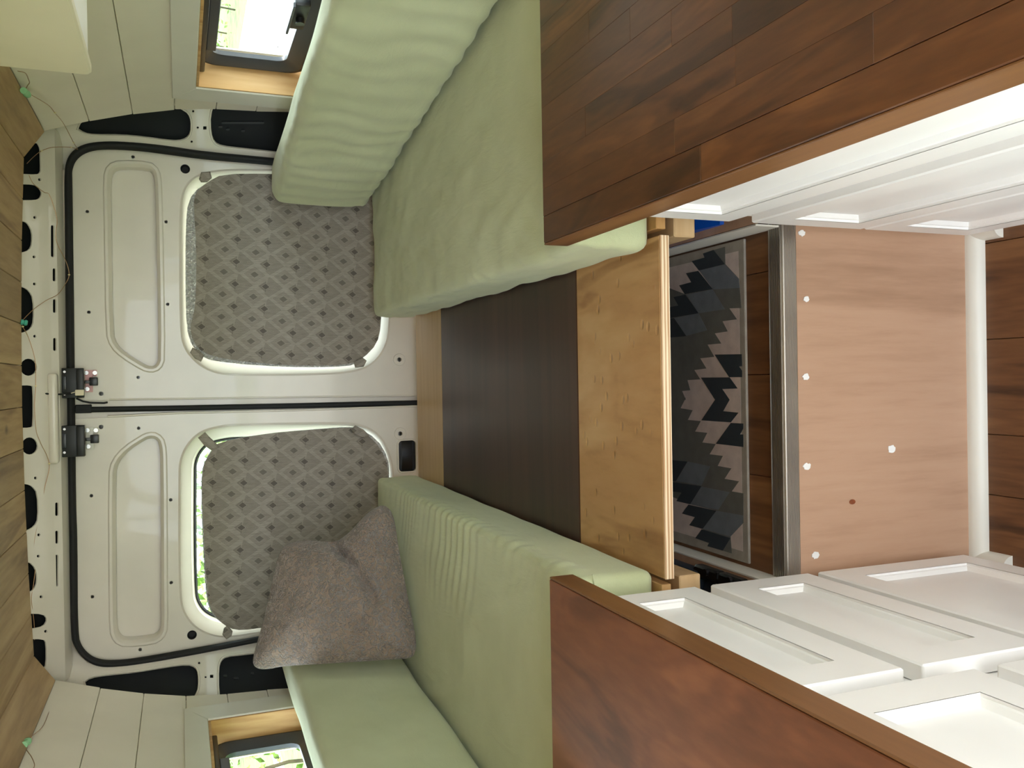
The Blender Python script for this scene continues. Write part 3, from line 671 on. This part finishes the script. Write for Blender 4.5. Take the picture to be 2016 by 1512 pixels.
# ================================================================== CUSHIONS
def cushion(name, plan, z0, z1, r, disp, label, step=.011, mat='green', seams=None):
    a, b, c, d = [Vector((p[0], p[1], 0)) for p in plan]       # near-inner, near-outer, far-outer, far-inner
    wx = ((b-a).length+(c-d).length)/2; wy = ((d-a).length+(c-b).length)/2; wz = z1-z0
    hx, hy, hz = wx/2, wy/2, wz/2
    nx, ny, nz = max(6, int(wx/step)), max(6, int(wy/step)), max(6, int(wz/step))
    mb = MB(); idx = {}
    def vert(i, j, k):
        key = (i, j, k)
        if key in idx: return idx[key]
        p = Vector((-hx+2*hx*i/nx, -hy+2*hy*j/ny, -hz+2*hz*k/nz))
        q = Vector([max(-h+r, min(h-r, t)) for h, t in zip((hx, hy, hz), p)])
        n = p-q
        if n.length < 1e-9: n = Vector((0, 0, 1))
        n.normalize()
        e = q+n*r if (p-q).length > 1e-9 else p
        s, t, u = p.x/hx, p.y/hy, p.z/hz
        e = e+n*disp(s, t, u, n)
        s2, t2 = e.x/wx+.5, e.y/wy+.5
        w_ = (a*(1-s2)+b*s2)*(1-t2)+(d*(1-s2)+c*s2)*t2
        mb.v.append(Vector((w_.x, w_.y, (z0+z1)/2+e.z))); idx[key] = len(mb.v)-1
        return idx[key]
    for i in range(nx):
        for j in range(ny):
            for k in (0, nz):
                f = [vert(i, j, k), vert(i+1, j, k), vert(i+1, j+1, k), vert(i, j+1, k)]; mb.f.append(tuple(f)); mb.mi.append(0)
    for i in range(nx):
        for k in range(nz):
            for j in (0, ny): mb.f.append((vert(i, j, k), vert(i+1, j, k), vert(i+1, j, k+1), vert(i, j, k+1))); mb.mi.append(0)
    for j in range(ny):
        for k in range(nz):
            for i in (0, nx): mb.f.append((vert(i, j, k), vert(i, j+1, k), vert(i, j+1, k+1), vert(i, j, k+1))); mb.mi.append(0)
    root = empty(name, ((a+b+c+d)/4+Vector((0, 0, z0))))
    link('cover', mb, mat, root, 180)
    if seams:
        for path in seams(lambda s, t, u: _map(a, b, c, d, s, t, z0, z1, u)):
            link('seam', MB().tube(path, .0011, 5), mat, root, 180)
    return tag(root, label, 'cushion')
def _map(a, b, c, d, s, t, z0, z1, u):
    s2, t2 = (s+1)/2, (t+1)/2; w_ = (a*(1-s2)+b*s2)*(1-t2)+(d*(1-s2)+c*s2)*t2
    return Vector((w_.x, w_.y, z0+(z1-z0)*(u+1)/2))
nz3 = lambda x, y, z: noise.noise(Vector((x, y, z)))
def d_seat_r(s, t, u, n):
    v = .0035*nz3(s*2+3, t*4, u)+.0034*nz3(s*5+t*6, t*9-s*4, 1.3)*(1 if u > 0 else .3)+(.0026*nz3(s*4+t*9, t*24-s*8, 6.1)*max(0, .3-s) if u > .5 else 0)
    if u > .5: v += .006*(1-s*s)*(1-t*t)+.0018*math.sin(14*(s*.9+t*2.2)+3*nz3(s*3, t*3, 4))*max(0, nz3(s*2, t*3, 9))
    if s < -.9: v += .004*nz3(0, t*9, u*2)
    return v
cushion('seat_cushion', [(.205, 1.225), (.79, 1.225), (.79, 2.715), (.202, 2.715)], -.7145, -.578, .016, d_seat_r, 'green canvas seat cushion lying on the bench without a pillow')
def d_back_r(s, t, u, n):
    v = .0045*nz3(s, t*3, 2)
    if s < -.6: v += .0044*math.sin(t*46+3.5*nz3(u*1.2, t*4, 0))*(.55+.45*nz3(t*5, u, 3))*(1-.35*(u+1)/2)+.005*(1-u*u)
    if s < -.6 and abs(u+.74) < .06: v -= .0016
    return v
cushion('back_cushion', [(.700, 1.40), (.775, 1.40), (.672, 2.70), (.545, 2.712)], -.566, -.268, .03, d_back_r, 'green canvas back cushion standing askew below the window with the latch')
def d_seat_l(s, t, u, n):
    v = .003*nz3(s*2+8, t*4, u+2)
    if u > .5:
        edge = max(0, (s-.15)/.85)
        v += .005*(1-s*s)*(1-t*t)+edge*.0075*math.sin(t*104+11*nz3(s*1.2, t*2.6, 1)+s*8)*max(0, .42+1.0*nz3(t*3.2, s*.8, 5))*max(0, 1-abs(t+.05)*.9)+.0018*nz3(s*4, t*7, 3)
        v += .004*max(0, 1-abs((s*.6+t*1.1+.25)-.12*math.sin(s*5))*9)
    if s > .9: v += .0015*nz3(1, t*5, u)
    return v
cushion('seat_cushion', [(-.885, 1.225), (-.316, 1.225), (-.305, 2.715), (-.885, 2.715)], -.7145, -.578, .016, d_seat_l, 'green canvas seat cushion with gathered pleats under the fuzzy pillow', .0065,
        seams=lambda f: [[f(.3+.72*k/12, -1.002, .72+.1*math.sin(k)) for k in range(13)]])
def d_back_l(s, t, u, n):
    return .004*nz3(s, t*3, u+7)+(.004*(1-u*u)+.0018*math.sin(9*u+5*t+2*nz3(t*3, u, 1)) if s > .6 else 0)
cushion('back_cushion', [(-.90, 1.36), (-.812, 1.36), (-.742, 2.69), (-.85, 2.69)], -.566, -.262, .026, d_back_l, 'green canvas back cushion in shade beside the fuzzy pillow')

# ---------------- pillow
A_, B_ = Vector((-.36, 2.36, -.546)), Vector((-.715, 2.17, -.546))
e1 = (B_-A_).normalized(); away = Vector((e1.y, -e1.x, 0)); away = away if away.y > 0 else -away
up_ = (Vector((0, 0, 1))*math.cos(math.radians(20))+away*math.sin(math.radians(20))).normalized(); nn = e1.cross(up_).normalized()
nn = nn if nn.y < 0 else -nn
outl = [(503, 1316), (497, 1300), (508, 1262), (524, 1205), (540, 1130), (551, 1086), (566, 1070), (600, 1064), (640, 1067), (663, 1068), (690, 1048), (722, 1012), (748, 995), (764, 998), (776, 1018), (784, 1075), (796, 1140), (808, 1200), (818, 1250), (820, 1276), (812, 1296), (780, 1298), (700, 1303), (620, 1308), (560, 1311), (525, 1318)]
o2 = [atp(x, y, A_, nn) for x, y in outl]; o2 = [((p-A_).dot(e1), (p-A_).dot(up_)) for p in o2]
o2 = smooth_loop(o2, 2); cx = sum(p[0] for p in o2)/len(o2); cy = sum(p[1] for p in o2)/len(o2)
CR = [Vector(((p-A_).dot(e1), (p-A_).dot(up_))) for p in (atp(x, y, A_, nn) for x, y in ((652, 1060), (668, 1088), (695, 1112), (722, 1150), (742, 1195)))]
mb = MB(); nr, na = 34, len(o2)
for sgn in (1, -1):
    base = len(mb.v)
    for ir in range(nr+1):
        rr = ir/nr
        for p in o2:
            u_, v_ = cx+(p[0]-cx)*rr, cy+(p[1]-cy)*rr
            hgt = .064*max(0, 1-rr**2.6)**.72
            crease = 0
            if sgn > 0:
                for ci, (ca, cb) in enumerate(zip(CR, CR[1:])):
                    w_ = Vector((u_, v_)); tt = max(0, min(1, (w_-ca).dot(cb-ca)/(cb-ca).length_squared)); dd_ = (w_-ca-(cb-ca)*tt).length
                    crease = min(crease, -(.055-.011*(ci+tt))*math.exp(-(dd_/.011)**2))
            hgt = max(.004, hgt+crease*(1-rr**9)+.006*nz3(u_*14, v_*14, 2+sgn)*(1-rr**4)+.0025*nz3(u_*60, v_*60, sgn))
            q_ = A_+e1*u_+up_*v_+nn*hgt*(1 if sgn > 0 else -.3)
            mb.v.append(q_)
    for ir in range(nr):
        for i in range(na):
            mb.f.append((base+ir*na+i, base+ir*na+(i+1) % na, base+(ir+1)*na+(i+1) % na, base+(ir+1)*na+i)); mb.mi.append(0)
k0 = nr*na; k1 = (nr+1)*na+nr*na
for i in range(na): mb.f.append((k0+i, k0+(i+1) % na, k1+(i+1) % na, k1+i)); mb.mi.append(0)
zmin = min(p.z for p in mb.v)
tag(link('pillow', mb, 'sherpa', None, 180), 'fuzzy beige pillow leaning in the corner of the green bench', 'pillow')

# ================================================================== WINDOW COVERS
def cover(pts, foil_pts, tabs, label):
    YC = 2.792
    root = empty('window_cover', (at(pts[0][0], pts[0][1], 'Y', YC).x, YC, -.65))
    c2 = px2(pts, YC); n = len(c2)
    mid = (sum(p[0] for p in c2)/n, sum(p[1] for p in c2)/n); lp = []
    nr = 14; mb = MB()
    c2 = smooth_loop(c2, 1); n = len(c2)
    for ir in range(nr+1):
        rr = 1-(1-ir/nr)**1.6
        for p in c2:
            x, z = mid[0]+(p[0]-mid[0])*rr, mid[1]+(p[1]-mid[1])*rr
            y = YC-.006*(1-rr**3)-.003*nz3(x*9, z*9, 1)*(rr)+(.004*rr**8)
            mb.v.append(Vector((x, y, z)))
    for ir in range(nr):
        for i in range(n): mb.f.append((ir*n+i, ir*n+(i+1) % n, (ir+1)*n+(i+1) % n, (ir+1)*n+i)); mb.mi.append(0)
    o = len(mb.v); mb.v += [q+Vector((0, .005, 0)) for q in mb.v[nr*n:nr*n+n]]
    for i in range(n): mb.f.append((nr*n+i, nr*n+(i+1) % n, o+(i+1) % n, o+i)); mb.mi.append(0)
    link('fabric', mb, 'diamond', root, 60)
    f2 = smooth_loop(px2(foil_pts, YC+.006), 1)
    link('foil_layer', MB().prism([Vector((a, YC+.006, b)) for a, b in f2], (0, .004, 0)), 'foil', root)
    for tb in tabs:
        t2 = px2(tb, YC-.012)
        m_ = (sum(p[0] for p in t2)/len(t2), sum(p[1] for p in t2)/len(t2))
        link('corner_tab', MB().loft([[Vector((a, YC-.004, b)) for a, b in t2], [Vector((a, YC-.012, b)) for a, b in t2], [Vector((m_[0]+(a-m_[0])*.8, YC-.0145, m_[1]+(b-m_[1])*.8)) for a, b in t2]], True, 0, True), 'diamond', root)
    return tag(root, label, 'window cover')
cR = [(409, 357), (439, 342), (528, 341), (640, 345), (720, 360), (752, 400), (757, 500), (751, 641), (743, 677), (716, 705), (692, 716), (648, 720), (558, 719), (448, 708), (400, 695), (380, 672), (374, 644), (381, 620), (385.7, 588), (387, 487), (381, 403), (385, 378)]
fR = [(370, 395), (395, 365), (440, 348), (700, 350), (748, 400), (746, 660), (715, 703), (700, 719), (650, 723), (558, 722.5), (450, 715), (400, 706), (378, 682), (367, 645), (365, 560), (365.5, 450)]
cover(cR, fR, [[(392, 352), (396, 339), (414, 338), (417, 350), (408, 358), (396, 358)], [(374, 694), (379, 684), (392, 690), (402, 700), (396, 712), (384, 706)], [(697, 712), (714, 704), (722, 710), (716, 722), (700, 724)]],
      'grey diamond-patterned window cover with a wide bare foil edge along its top')
cL = [(418, 886), (430, 871), (499, 858), (558, 850), (662.5, 843), (698, 842), (737, 865), (761, 904), (765, 937), (766, 1010), (755, 1120), (700, 1200), (600, 1225), (521, 1236), (476, 1242), (452, 1238), (431.5, 1223), (414, 1199), (406.5, 1157), (399, 1008), (397.6, 919)]
fL = [(404, 905), (425, 873), (499, 856), (662, 841), (704, 841), (742, 864), (764, 900), (767, 937), (760, 1100), (700, 1195), (521, 1230), (476, 1238), (452, 1235), (428, 1221), (411, 1199), (403.5, 1157), (396.5, 1008), (396, 930)]
cover(cL, fL, [[(390, 862), (404, 851), (412, 860), (424, 871), (432, 880), (418, 888), (402, 877)], [(438, 1250), (441, 1238), (448, 1232), (458, 1243), (456, 1252), (446, 1259)], [(690, 846), (700, 838), (716, 846), (728, 858), (716, 862), (700, 856)]],
      'grey diamond-patterned insulated window cover with foliage showing above it, behind the fuzzy pillow')

# ================================================================== COUNTERS AND CABINETS
ZC = -.520
ct = empty('countertop', (.50, .65, ZC-.04))
xs = [.2052+.0408*k for k in range(15)]
for r_, (a, b) in enumerate(zip(xs, xs[1:])):
    y = -.10-random.uniform(0, .3)
    while y < 1.208:
        L = random.uniform(.20, .52); y1 = y+L
        if 1.208-y1 < .1: y1 = 1.208
        ya = max(y, -.10)
        if y1 > ya+.02:
            link('stave', MB().box((a+.00004, ya+.00004, ZC-.04), (b-.00004, y1-.00004, ZC), .0003 if r_ else .0012, 1), 'butcher', ct)
        y = y1
link('front_edge', MB().box((.2022, -.10, ZC-.0398), (.2050, 1.208, ZC-.0006), .0008, 1), 'edgew', ct)
tag(ct, 'glossy brown butcher block countertop over the bluish white drawers', 'countertop')
cl = empty('countertop', (-.60, .78, ZC-.04))
link('slab', MB().box((-.90, .36, ZC-.04), (-.3065, 1.208, ZC), .0015, 2), 'butcher2', cl)
link('front_edge', MB().box((-.306, .36, ZC-.0398), (-.3025, 1.208, ZC-.0005), .001, 1), 'edgew', cl)
tag(cl, 'reddish brown stained wooden countertop with a worn paler edge', 'countertop')

def front(parent, nm, side, xf, y0, y1, z0, z1, fw=.052, th=.022):
    # shaker front facing the aisle; side=+1 stands on the right and faces -x
    F3 = lambda L, dx: [Vector((xf+side*dx, a, b)) for a, b in L]
    o_ = rrect(y0, y1, z0, z1, .0035, 3); h_ = [(y1-fw, z1-fw), (y0+fw, z1-fw), (y0+fw, z0+fw), (y1-fw, z0+fw)]
    k = len(o_)
    mb = MB(); mb.panel(F3(o_, .0022), [F3(h_, .0022)], (side*(th-.0022), 0, 0))
    oi = inset2(o_, .0025)
    mb.loft([F3(o_, .0022), F3(oi, 0)], False); mb.panel(F3(oi, 0), [F3(h_, 0)], (side*.001, 0, 0)); mb.loft([F3(h_, 0), F3(h_, .0022)], False)
    fr_ = link(nm, mb, 'cabw', parent)
    hi = [(y1-fw-.009, z1-fw-.009), (y0+fw+.009, z1-fw-.009), (y0+fw+.009, z0+fw+.009), (y1-fw-.009, z0+fw+.009)]
    h5 = [(y1-fw-.004, z1-fw-.004), (y0+fw+.004, z1-fw-.004), (y0+fw+.004, z0+fw+.004), (y1-fw-.004, z0+fw+.004)]
    link('panel', MB().loft([F3(inset2(h_, .0004), .0004), F3(inset2(h_, .0004), .004), F3(h5, .005), F3(hi, .0115)], True), 'cabw', fr_)
    return fr_
# right run: one unit with three drawers over a toe kick
cr = empty('drawer_cabinet', (.53, .65, -1.40))
link('body', MB().box((.2635, -.08, -1.325), (.78, 1.198, ZC-.0405), .001, 1), 'cabw', cr)
link('toe_kick', MB().box((.2625, -.08, -1.3998), (.76, 1.19, -1.3255)), 'cabw', cr)
for z0, z1 in ((-.808, -.566), (-1.068, -.848), (-1.304, -1.074)):
    front(cr, 'drawer_front', 1, .240, .30, 1.140, z0, z1, .046)
    front(cr, 'drawer_front', 1, .240, -.07, .290, z0, z1, .046)
tag(cr, 'white shaker drawer cabinet lit bluish under the butcher block countertop', 'cabinet')
cl2 = empty('drawer_cabinet', (-.62, .95, -1.40))
link('body', MB().box((-.90, .728, -1.36), (-.3535, 1.198, ZC-.0405), .001, 1), 'cabw', cl2)
link('toe_kick', MB().box((-.88, .728, -1.3998), (-.358, 1.185, -1.3605)), 'cabw', cl2)
for z0, z1 in ((-.748, -.566), (-.966, -.775), (-1.312, -.985)): front(cl2, 'drawer_front', -1, -.330, .741, 1.160, z0, z1, .052)
tag(cl2, 'white shaker cabinet with three stacked fronts beside the plywood step', 'cabinet')
cl3 = empty('drawer_cabinet', (-.62, .55, -1.40))
link('body', MB().box((-.90, .375, -1.36), (-.3535, .7265, ZC-.0405), .001, 1), 'cabw', cl3)
link('toe_kick', MB().box((-.88, .375, -1.3998), (-.358, .7265, -1.3605)), 'cabw', cl3)
for z0, z1 in ((-.818, -.566), (-1.312, -.852)): front(cl3, 'drawer_front', -1, -.330, .385, .712, z0, z1, .056)
tag(cl3, 'white shaker cabinet with one tall and one wide front under the reddish countertop', 'cabinet')

# overhead cabinet
oc = empty('overhead_cabinet', (.62, 1.0, .12))
link('body', MB().box((.502, .30, .124), (XC+.77, 1.487, .345), .002, 1), 'cabw', oc)
lp = rrect(.30, 1.498, .1195, .40, .012, 5)
link('door', MB().loft([[Vector((.499, a, b)) for a, b in lp], [Vector((.488, a, b)) for a, b in lp], [Vector((.4855, a, b)) for a, b in inset2(lp, .003)]], True, 0, True), 'cream', oc)
tag(oc, 'cream overhead cabinet with rounded door corner hanging below the wooden ceiling', 'cabinet')

# ================================================================== RUG
RZ = -.9545
rg = empty('rug', (-.05, 1.7, -.96))
q0, q1 = at(1463, 470, 'Z', RZ), at(1475, 1111, 'Z', RZ)
XR, XL, YN = q0.x, q1.x, (q0.y+q1.y)/2
link('base', MB().box((XL, YN, -.9598), (XR, 2.18, RZ), .0015, 2), 'rug_edge', rg)
def rp(pts, oy): return [at(1310+x/6.3, oy+y/6.3, 'Z', RZ) for x, y in pts]
def patch(pts, mat, lvl, nm):
    z = RZ+.0002+.00025*lvl
    link(nm, MB().prism([Vector((p.x, p.y, z-.0004)) for p in pts], (0, 0, .0004)), mat, rg)
patch([Vector((XL+.02, YN+.016, 0)), Vector((XR-.02, YN+.016, 0)), Vector((XR-.02, 2.16, 0)), Vector((XL+.02, 2.16, 0))], 'rug_beige', 0, 'field')
bR = [(945, 985), (795, 990), (890, 1125), (710, 1150), (775, 1275), (615, 1300), (695, 1425), (525, 1440), (610, 1590), (435, 1610), (510, 1735), (360, 1755), (435, 1870), (275, 1880), (310, 2005), (210, 2015), (255, 2125)]
patch(rp([(590, 270), (740, 225), (745, 440), (912, 620)]+bR+[(-600, 2125), (-600, 1000), (-50, 700), (250, 815), (590, 750), (420, 520)], 450), 'rug_olive', 1, 'motif')
bL = [(255, 775), (190, 905), (340, 930), (280, 1050), (440, 1065), (370, 1195), (520, 1210), (460, 1330), (625, 1350)]
bL2 = [(550, 90), (715, 110), (650, 235), (820, 265), (735, 395), (915, 425), (825, 550), (970, 575), (970, 940), (810, 1110), (825, 1320), (715, 1285), (465, 1015), (635, 790), (310, 710), (-50, 560), (-600, 300), (-600, 0)]
patch(rp(bL, 660)+rp(bL2, 880)+rp([(-600, 775)], 660), 'rug_olive', 1.4, 'motif')
for pts, oy in (([(420, 520), (740, 445), (912, 625), (925, 735), (600, 755)], 450), ([(265, 820), (590, 755), (740, 1000), (415, 1050)], 450), ([(110, 1110), (415, 1050), (520, 1260), (265, 1330)], 450),
                ([(465, 1015), (635, 790), (970, 850), (960, 945), (810, 1110)], 880), ([(310, 710), (450, 490), (800, 560), (660, 780)], 880), ([(140, 420), (280, 180), (560, 240), (450, 480)], 880)):
    patch(rp(pts, oy), 'rug_slate', 2, 'motif')
for pts, oy in (([(470, 310), (600, 265), (740, 440), (420, 520), (330, 405), (490, 360)], 450), ([(260, 555), (410, 525), (590, 750), (245, 815), (175, 705), (325, 665)], 450),
                ([(105, 850), (250, 820), (415, 1050), (0, 1120), (0, 985), (165, 955)], 450), ([(-100, 1130), (110, 1110), (260, 1335), (-100, 1365)], 450),
                ([(615, 240), (950, 235), (955, 385), (920, 388), (955, 440), (955, 520), (795, 520)], 660),
                ([(445, 525), (800, 522), (900, 660), (710, 668), (800, 800), (720, 942), (910, 960), (815, 1080), (450, 1055), (620, 800)], 660),
                ([(815, 1088), (970, 1095), (968, 1160), (930, 1230), (970, 1230), (970, 1385), (630, 1345)], 660),
                ([(-50, 150), (275, 180), (130, 425), (-50, 420)], 880), ([(-50, 415), (450, 485), (310, 710), (140, 670), (205, 565), (-50, 535)], 880),
                ([(290, 715), (635, 790), (465, 1015), (300, 970), (370, 870), (210, 825)], 880), ([(455, 1020), (810, 1130), (715, 1285), (525, 1230), (545, 1190), (375, 1130)], 880)):
    patch(rp(pts, oy), 'rug_navy', 3, 'motif')
tag(rg, 'flat woven rug with stepped navy, grey and beige zigzags under the plywood board', 'rug')

# ================================================================== SMALL THINGS
# blue wedge on the shelf
a, b = Vector((.268, 1.52, -.908)), Vector((.268, 1.298, -.908))
mb = MB(); mb.prism([a, b, b+Vector((0, .004, .006)), a+Vector((0, 0, .050))], (.16, 0, 0))
tag(link('wedge', mb, 'blue', None, None), 'bright blue plastic wedge on the shelf under the bench by the rug', 'wedge')
# slate speaker bar with an upright pin
sb = empty('gadget', (-.40, 1.42, -0.9212))
link('body', MB().box((-.412, 1.385, -0.9212), (-.366, 1.54, -0.8972), .003, 2), 'slate', sb, 40)
link('pin', MB().cyl((-.376, 1.44, -0.8977), (0, 0, 1), .0022, .022, 10), 'blackplastic', sb, 40)
link('pin_base', MB().cyl((-.376, 1.44, -0.8974), (0, 0, 1), .007, .003, 14), 'blackplastic', sb, 40)
tag(sb, 'dark slate plastic bar with a thin upright pin on the bench shelf', 'gadget')
# black folded pair
gc = empty('case', (-.362, 1.305, -0.9212))
for y0, y1 in ((1.250, 1.326), (1.320, 1.404)):
    lp = rrect(-.379, -.3555, y0, y1, .010, 5); lpi = inset2(lp, .004)
    link('shell', MB().loft([[Vector((x, y, -0.9210)) for x, y in lpi], [Vector((x, y, -0.9152)) for x, y in lp], [Vector((x, y, -0.9032)) for x, y in lp], [Vector((x, y, -0.8992)) for x, y in lpi]], True, 0, True), 'blackplastic', gc, 40)
for y in (1.282, 1.355): link('knob', MB().cyl((-.362, y, -0.9000), (0, 0, 1), .0065, .006, 14), 'blackplastic', gc, 40)
link('hinge', MB().cyl((-.368, 1.323, -0.8998), (1, 0, 0), .003, .012, 10), 'blackplastic', gc, 40)
tag(gc, 'black two-part plastic case with round knobs at the shelf edge by the rug corner', 'case')
# dark disc with a light print
dd = empty('disc', (-.415, 1.343, -0.9212))
link('body', MB().loft([[Vector((-.412+.042*f_*math.cos(t*math.pi/16), 1.345+.036*f_*math.sin(t*math.pi/16), z)) for t in range(32)] for f_, z in ((.94, -0.9210), (1, -0.9162), (1, -0.9102), (.95, -0.9062))], True, 0, True), 'slate', dd, 40)
mb = MB()
for k in range(9): mb.cyl((-.388+.010*math.cos(k*2.1)*(.4+.06*k), 1.335+.013*math.sin(k*2.1)*(.4+.06*k), -0.9060), (0, 0, 1), .0016, .0003, 8)
link('print', mb, 'ivory', dd)
tag(dd, 'round dark disc with a pale speckled print on the bench shelf', 'disc')

# door latches: black bracket with a steel strike plate and catch
def latch(x0, y0, x1, y1, label, pink):
    Y = 2.755
    c = at((x0+x1)/2, (y0+y1)/2, 'Y', Y); root = empty('door_latch', (c.x, Y, c.z))
    def pb(nm, a, b, ya, yb, mat, r=.0015):
        p, q_ = at(a[0], a[1], 'Y', (ya+yb)/2), at(b[0], b[1], 'Y', (ya+yb)/2)
        return link(nm, MB().box((p.x, ya, p.z), (q_.x, yb, q_.z), r, 2), mat, root, 40)
    pb('bracket', (x0, y0), (x1, y1), 2.742, 2.766, 'blackmetal', .002)
    pb('ridge', (x0+28, y0+.5), (x1, y1-.5), 2.730, 2.7418, 'blackmetal', .004)
    pb('pad', (x0+1, y0+16), (x0+9, y1-16), 2.738, 2.7418, 'greyplastic', .002)
    for dx, dy in ((5, 7), (5, (y1-y0)-7)):
        p = at(x0+dx, y0+dy, 'Y', 2.742); link('screw', MB().cyl(p, (0, -1, 0), .0035, .002, 12), 'chrome', root, 40)
    pl_ = pb('strike_plate', (x1+1, y0+3.5), (x1+17, y0+47), 2.792, 2.798, 'pinktag' if pink else 'trimw', .001)
    for dx, dy in ((4, 9), (21, 9), (6, 41)):
        p = at(x1+dx, y0+dy, 'Y', 2.79); link('screw', MB().cyl(p, (0, -1, 0), .006, .004, 14), 'chrome', root, 40)
    pb('plate_tab', (x1+14, y0+3.5), (x1+25, y0+15), 2.7925, 2.798, 'pinktag' if pink else 'trimw', .001)
    pb('catch', (x1+10, y0+18), (x1+27, y0+34), 2.772, 2.791, 'blackplastic', .002)
    pb('catch_arm', (x1-3, y0+24), (x1+11, y0+30), 2.768, 2.778, 'blackplastic', .001)
    return tag(root, label, 'latch')
latch(122, 725, 166, 783, 'black door latch bracket with steel catch where the thin black cable runs', True)
latch(122, 838, 168, 898, 'black door latch bracket with steel catch and no cable', False)
# cable with a connector
cb = empty('cable', at(90, 770, 'Y', 2.72))
pts = [at(x, y, 'Y', Y) for x, y, Y in ((64, 771, 2.70), (72, 772.5, 2.69), (90, 775, 2.70), (108, 776.5, 2.71), (122, 776, 2.73), (140, 774.5, 2.727))]
link('lead', MB().tube(pts, .0026, 8), 'rubber', cb, 60)
p, q_ = at(148, 767.5, 'Y', 2.724), at(165.5, 778.5, 'Y', 2.724)
link('connector', MB().box((p.x, 2.718, p.z), (q_.x, 2.7285, q_.z), .0012, 1), 'ivory', cb)
link('wire', MB().tube([at(139, 774.5, 'Y', 2.727), at(149, 771.5, 'Y', 2.723)], .0012, 6), 'ivory', cb)
link('tail', MB().tube([at(x, y, 'Y', 2.772) for x, y in ((150, 784), (163, 790), (178, 793), (205, 793.5), (212, 792))], .0028, 8), 'rubber', cb, 60)
tag(cb, 'thin black cable with an ivory connector hanging from the roof beam', 'cable')

# string lights and clips
def string(pts, label, beads):
    P3 = [at(x, y, 'Y', Y) if isinstance(Y, (int, float)) else at(x, y, 'X', Y[0]) for x, y, Y in pts]
    fine = []
    for i in range(len(P3)-1):
        a, b, c_, d = P3[max(i-1, 0)], P3[i], P3[i+1], P3[min(i+2, len(P3)-1)]
        for k in range(6):
            t = k/6; fine.append(.5*((2*b)+(c_-a)*t+(2*a-5*b+4*c_-d)*t*t+(3*b-a-3*c_+d)*t**3))
    fine.append(P3[-1])
    root = empty('string_light', P3[0])
    link('wire', MB().tube(fine, .0009, 5), 'copper', root)
    for i in beads:
        c_ = P3[i]; link('bulb', MB().loft([[c_+Vector((.0022*f_*math.cos(t), .0022*f_*math.sin(t), z)) for t in [k*math.pi/4 for k in range(8)]] for f_, z in ((.2, -.003), (.9, -.0015), (1, 0), (.9, .0015), (.2, .003))], True, 0, True), 'glow', root, 180)
    return tag(root, label, 'string light', 'copper string lights')
xr = lambda h: (XC+h,)
string([(35, 140, xr(.735)), (50, 144, xr(.74)), (56, 156, xr(.742)), (58, 163, xr(.745)), (54, 169, xr(.743)), (50, 180, xr(.738)), (60, 186, xr(.74)), (95, 207, xr(.75)), (108, 222, xr(.742)), (125, 243, 2.57), (145, 281, 2.68), (153, 294, 2.755), (140, 290, 2.75), (105, 290, 2.70), (82, 297, 2.69), (66, 309, 2.665), (53, 322, 2.63)],
       'copper string light wire dangling over the door corner next to the overhead cabinet', (8, 10, 12, 14))
string([(57, 345, 2.66), (66, 362, 2.67), (86, 378, 2.69), (98, 385, 2.70), (112, 430, 2.715), (110, 455, 2.715), (112, 478, 2.72), (130, 515, 2.75), (136, 541, 2.755), (128, 560, 2.75), (113, 580, 2.715), (90, 592, 2.69), (65, 610, 2.66), (44, 632, 2.625), (45, 643, 2.625), (55, 662, 2.65), (66, 695, 2.66), (70, 720, 2.66), (70, 760, 2.66), (68, 800, 2.655), (71, 846, 2.66), (79, 870, 2.67), (97, 913, 2.70), (88, 960, 2.69), (82, 995, 2.685), (70, 1050, 2.665), (66, 1085, 2.66), (70, 1110, 2.665), (66, 1150, 2.66), (62, 1180, 2.65), (67, 1225, 2.66), (68, 1260, 2.66)],
       'copper string light wire sagging along the white roof beam with cut-outs', (8, 14, 18, 22, 24))
string([(73, 1325, 2.62), (92, 1352, xr(-.752)), (101, 1380, xr(-.757)), (86, 1427, xr(-.752)), (60, 1452, xr(-.742)), (50, 1470, xr(-.739)), (62, 1490, xr(-.742)), (68, 1506, xr(-.744)), (64, 1516, xr(-.743))],
       'copper string light wire along the ceiling edge on the fuzzy pillow side', (1, 2, 4))
def clip(x, y, pos, mat, label, dx=5, dy=5):
    f = (lambda a, b: at(a, b, 'X', pos[0])) if isinstance(pos, tuple) else (lambda a, b: at(a, b, 'Y', pos))
    a, b = f(x-dx, y-dy), f(x+dx, y+dy); d = (b-a)
    root = empty('clip', (a+b)/2)
    L = d.length; u = d.normalized(); s1 = u.orthogonal().normalized(); s2 = u.cross(s1)
    prof = [(0, .0075), (.12, .0080), (.45, .0055), (.6, .0072), (.9, .0072), (1.0, .006)]
    link('jaw', MB().loft([[a+u*L*t+(s1*math.cos(k*math.pi/6)+s2*math.sin(k*math.pi/6))*r for k in range(12)] for t, r in prof], True, 0, True), mat, root, 50)
    link('band', MB().cyl(a+u*L*.62, u, .0082, L*.12, 12), mat, root, 50)
    return tag(root, label, 'clip')
clip(51, 183, (XC+.732,), 'mint', 'mint green clip on the ceiling edge near the overhead cabinet')
clip(52, 1462, (XC-.732,), 'mint', 'mint green clip on the ceiling edge on the fuzzy pillow side', 5, -5)
clip(48, 635, 2.612, 'teal', 'teal clip at the rear end of the ceiling boards', 6, 1)
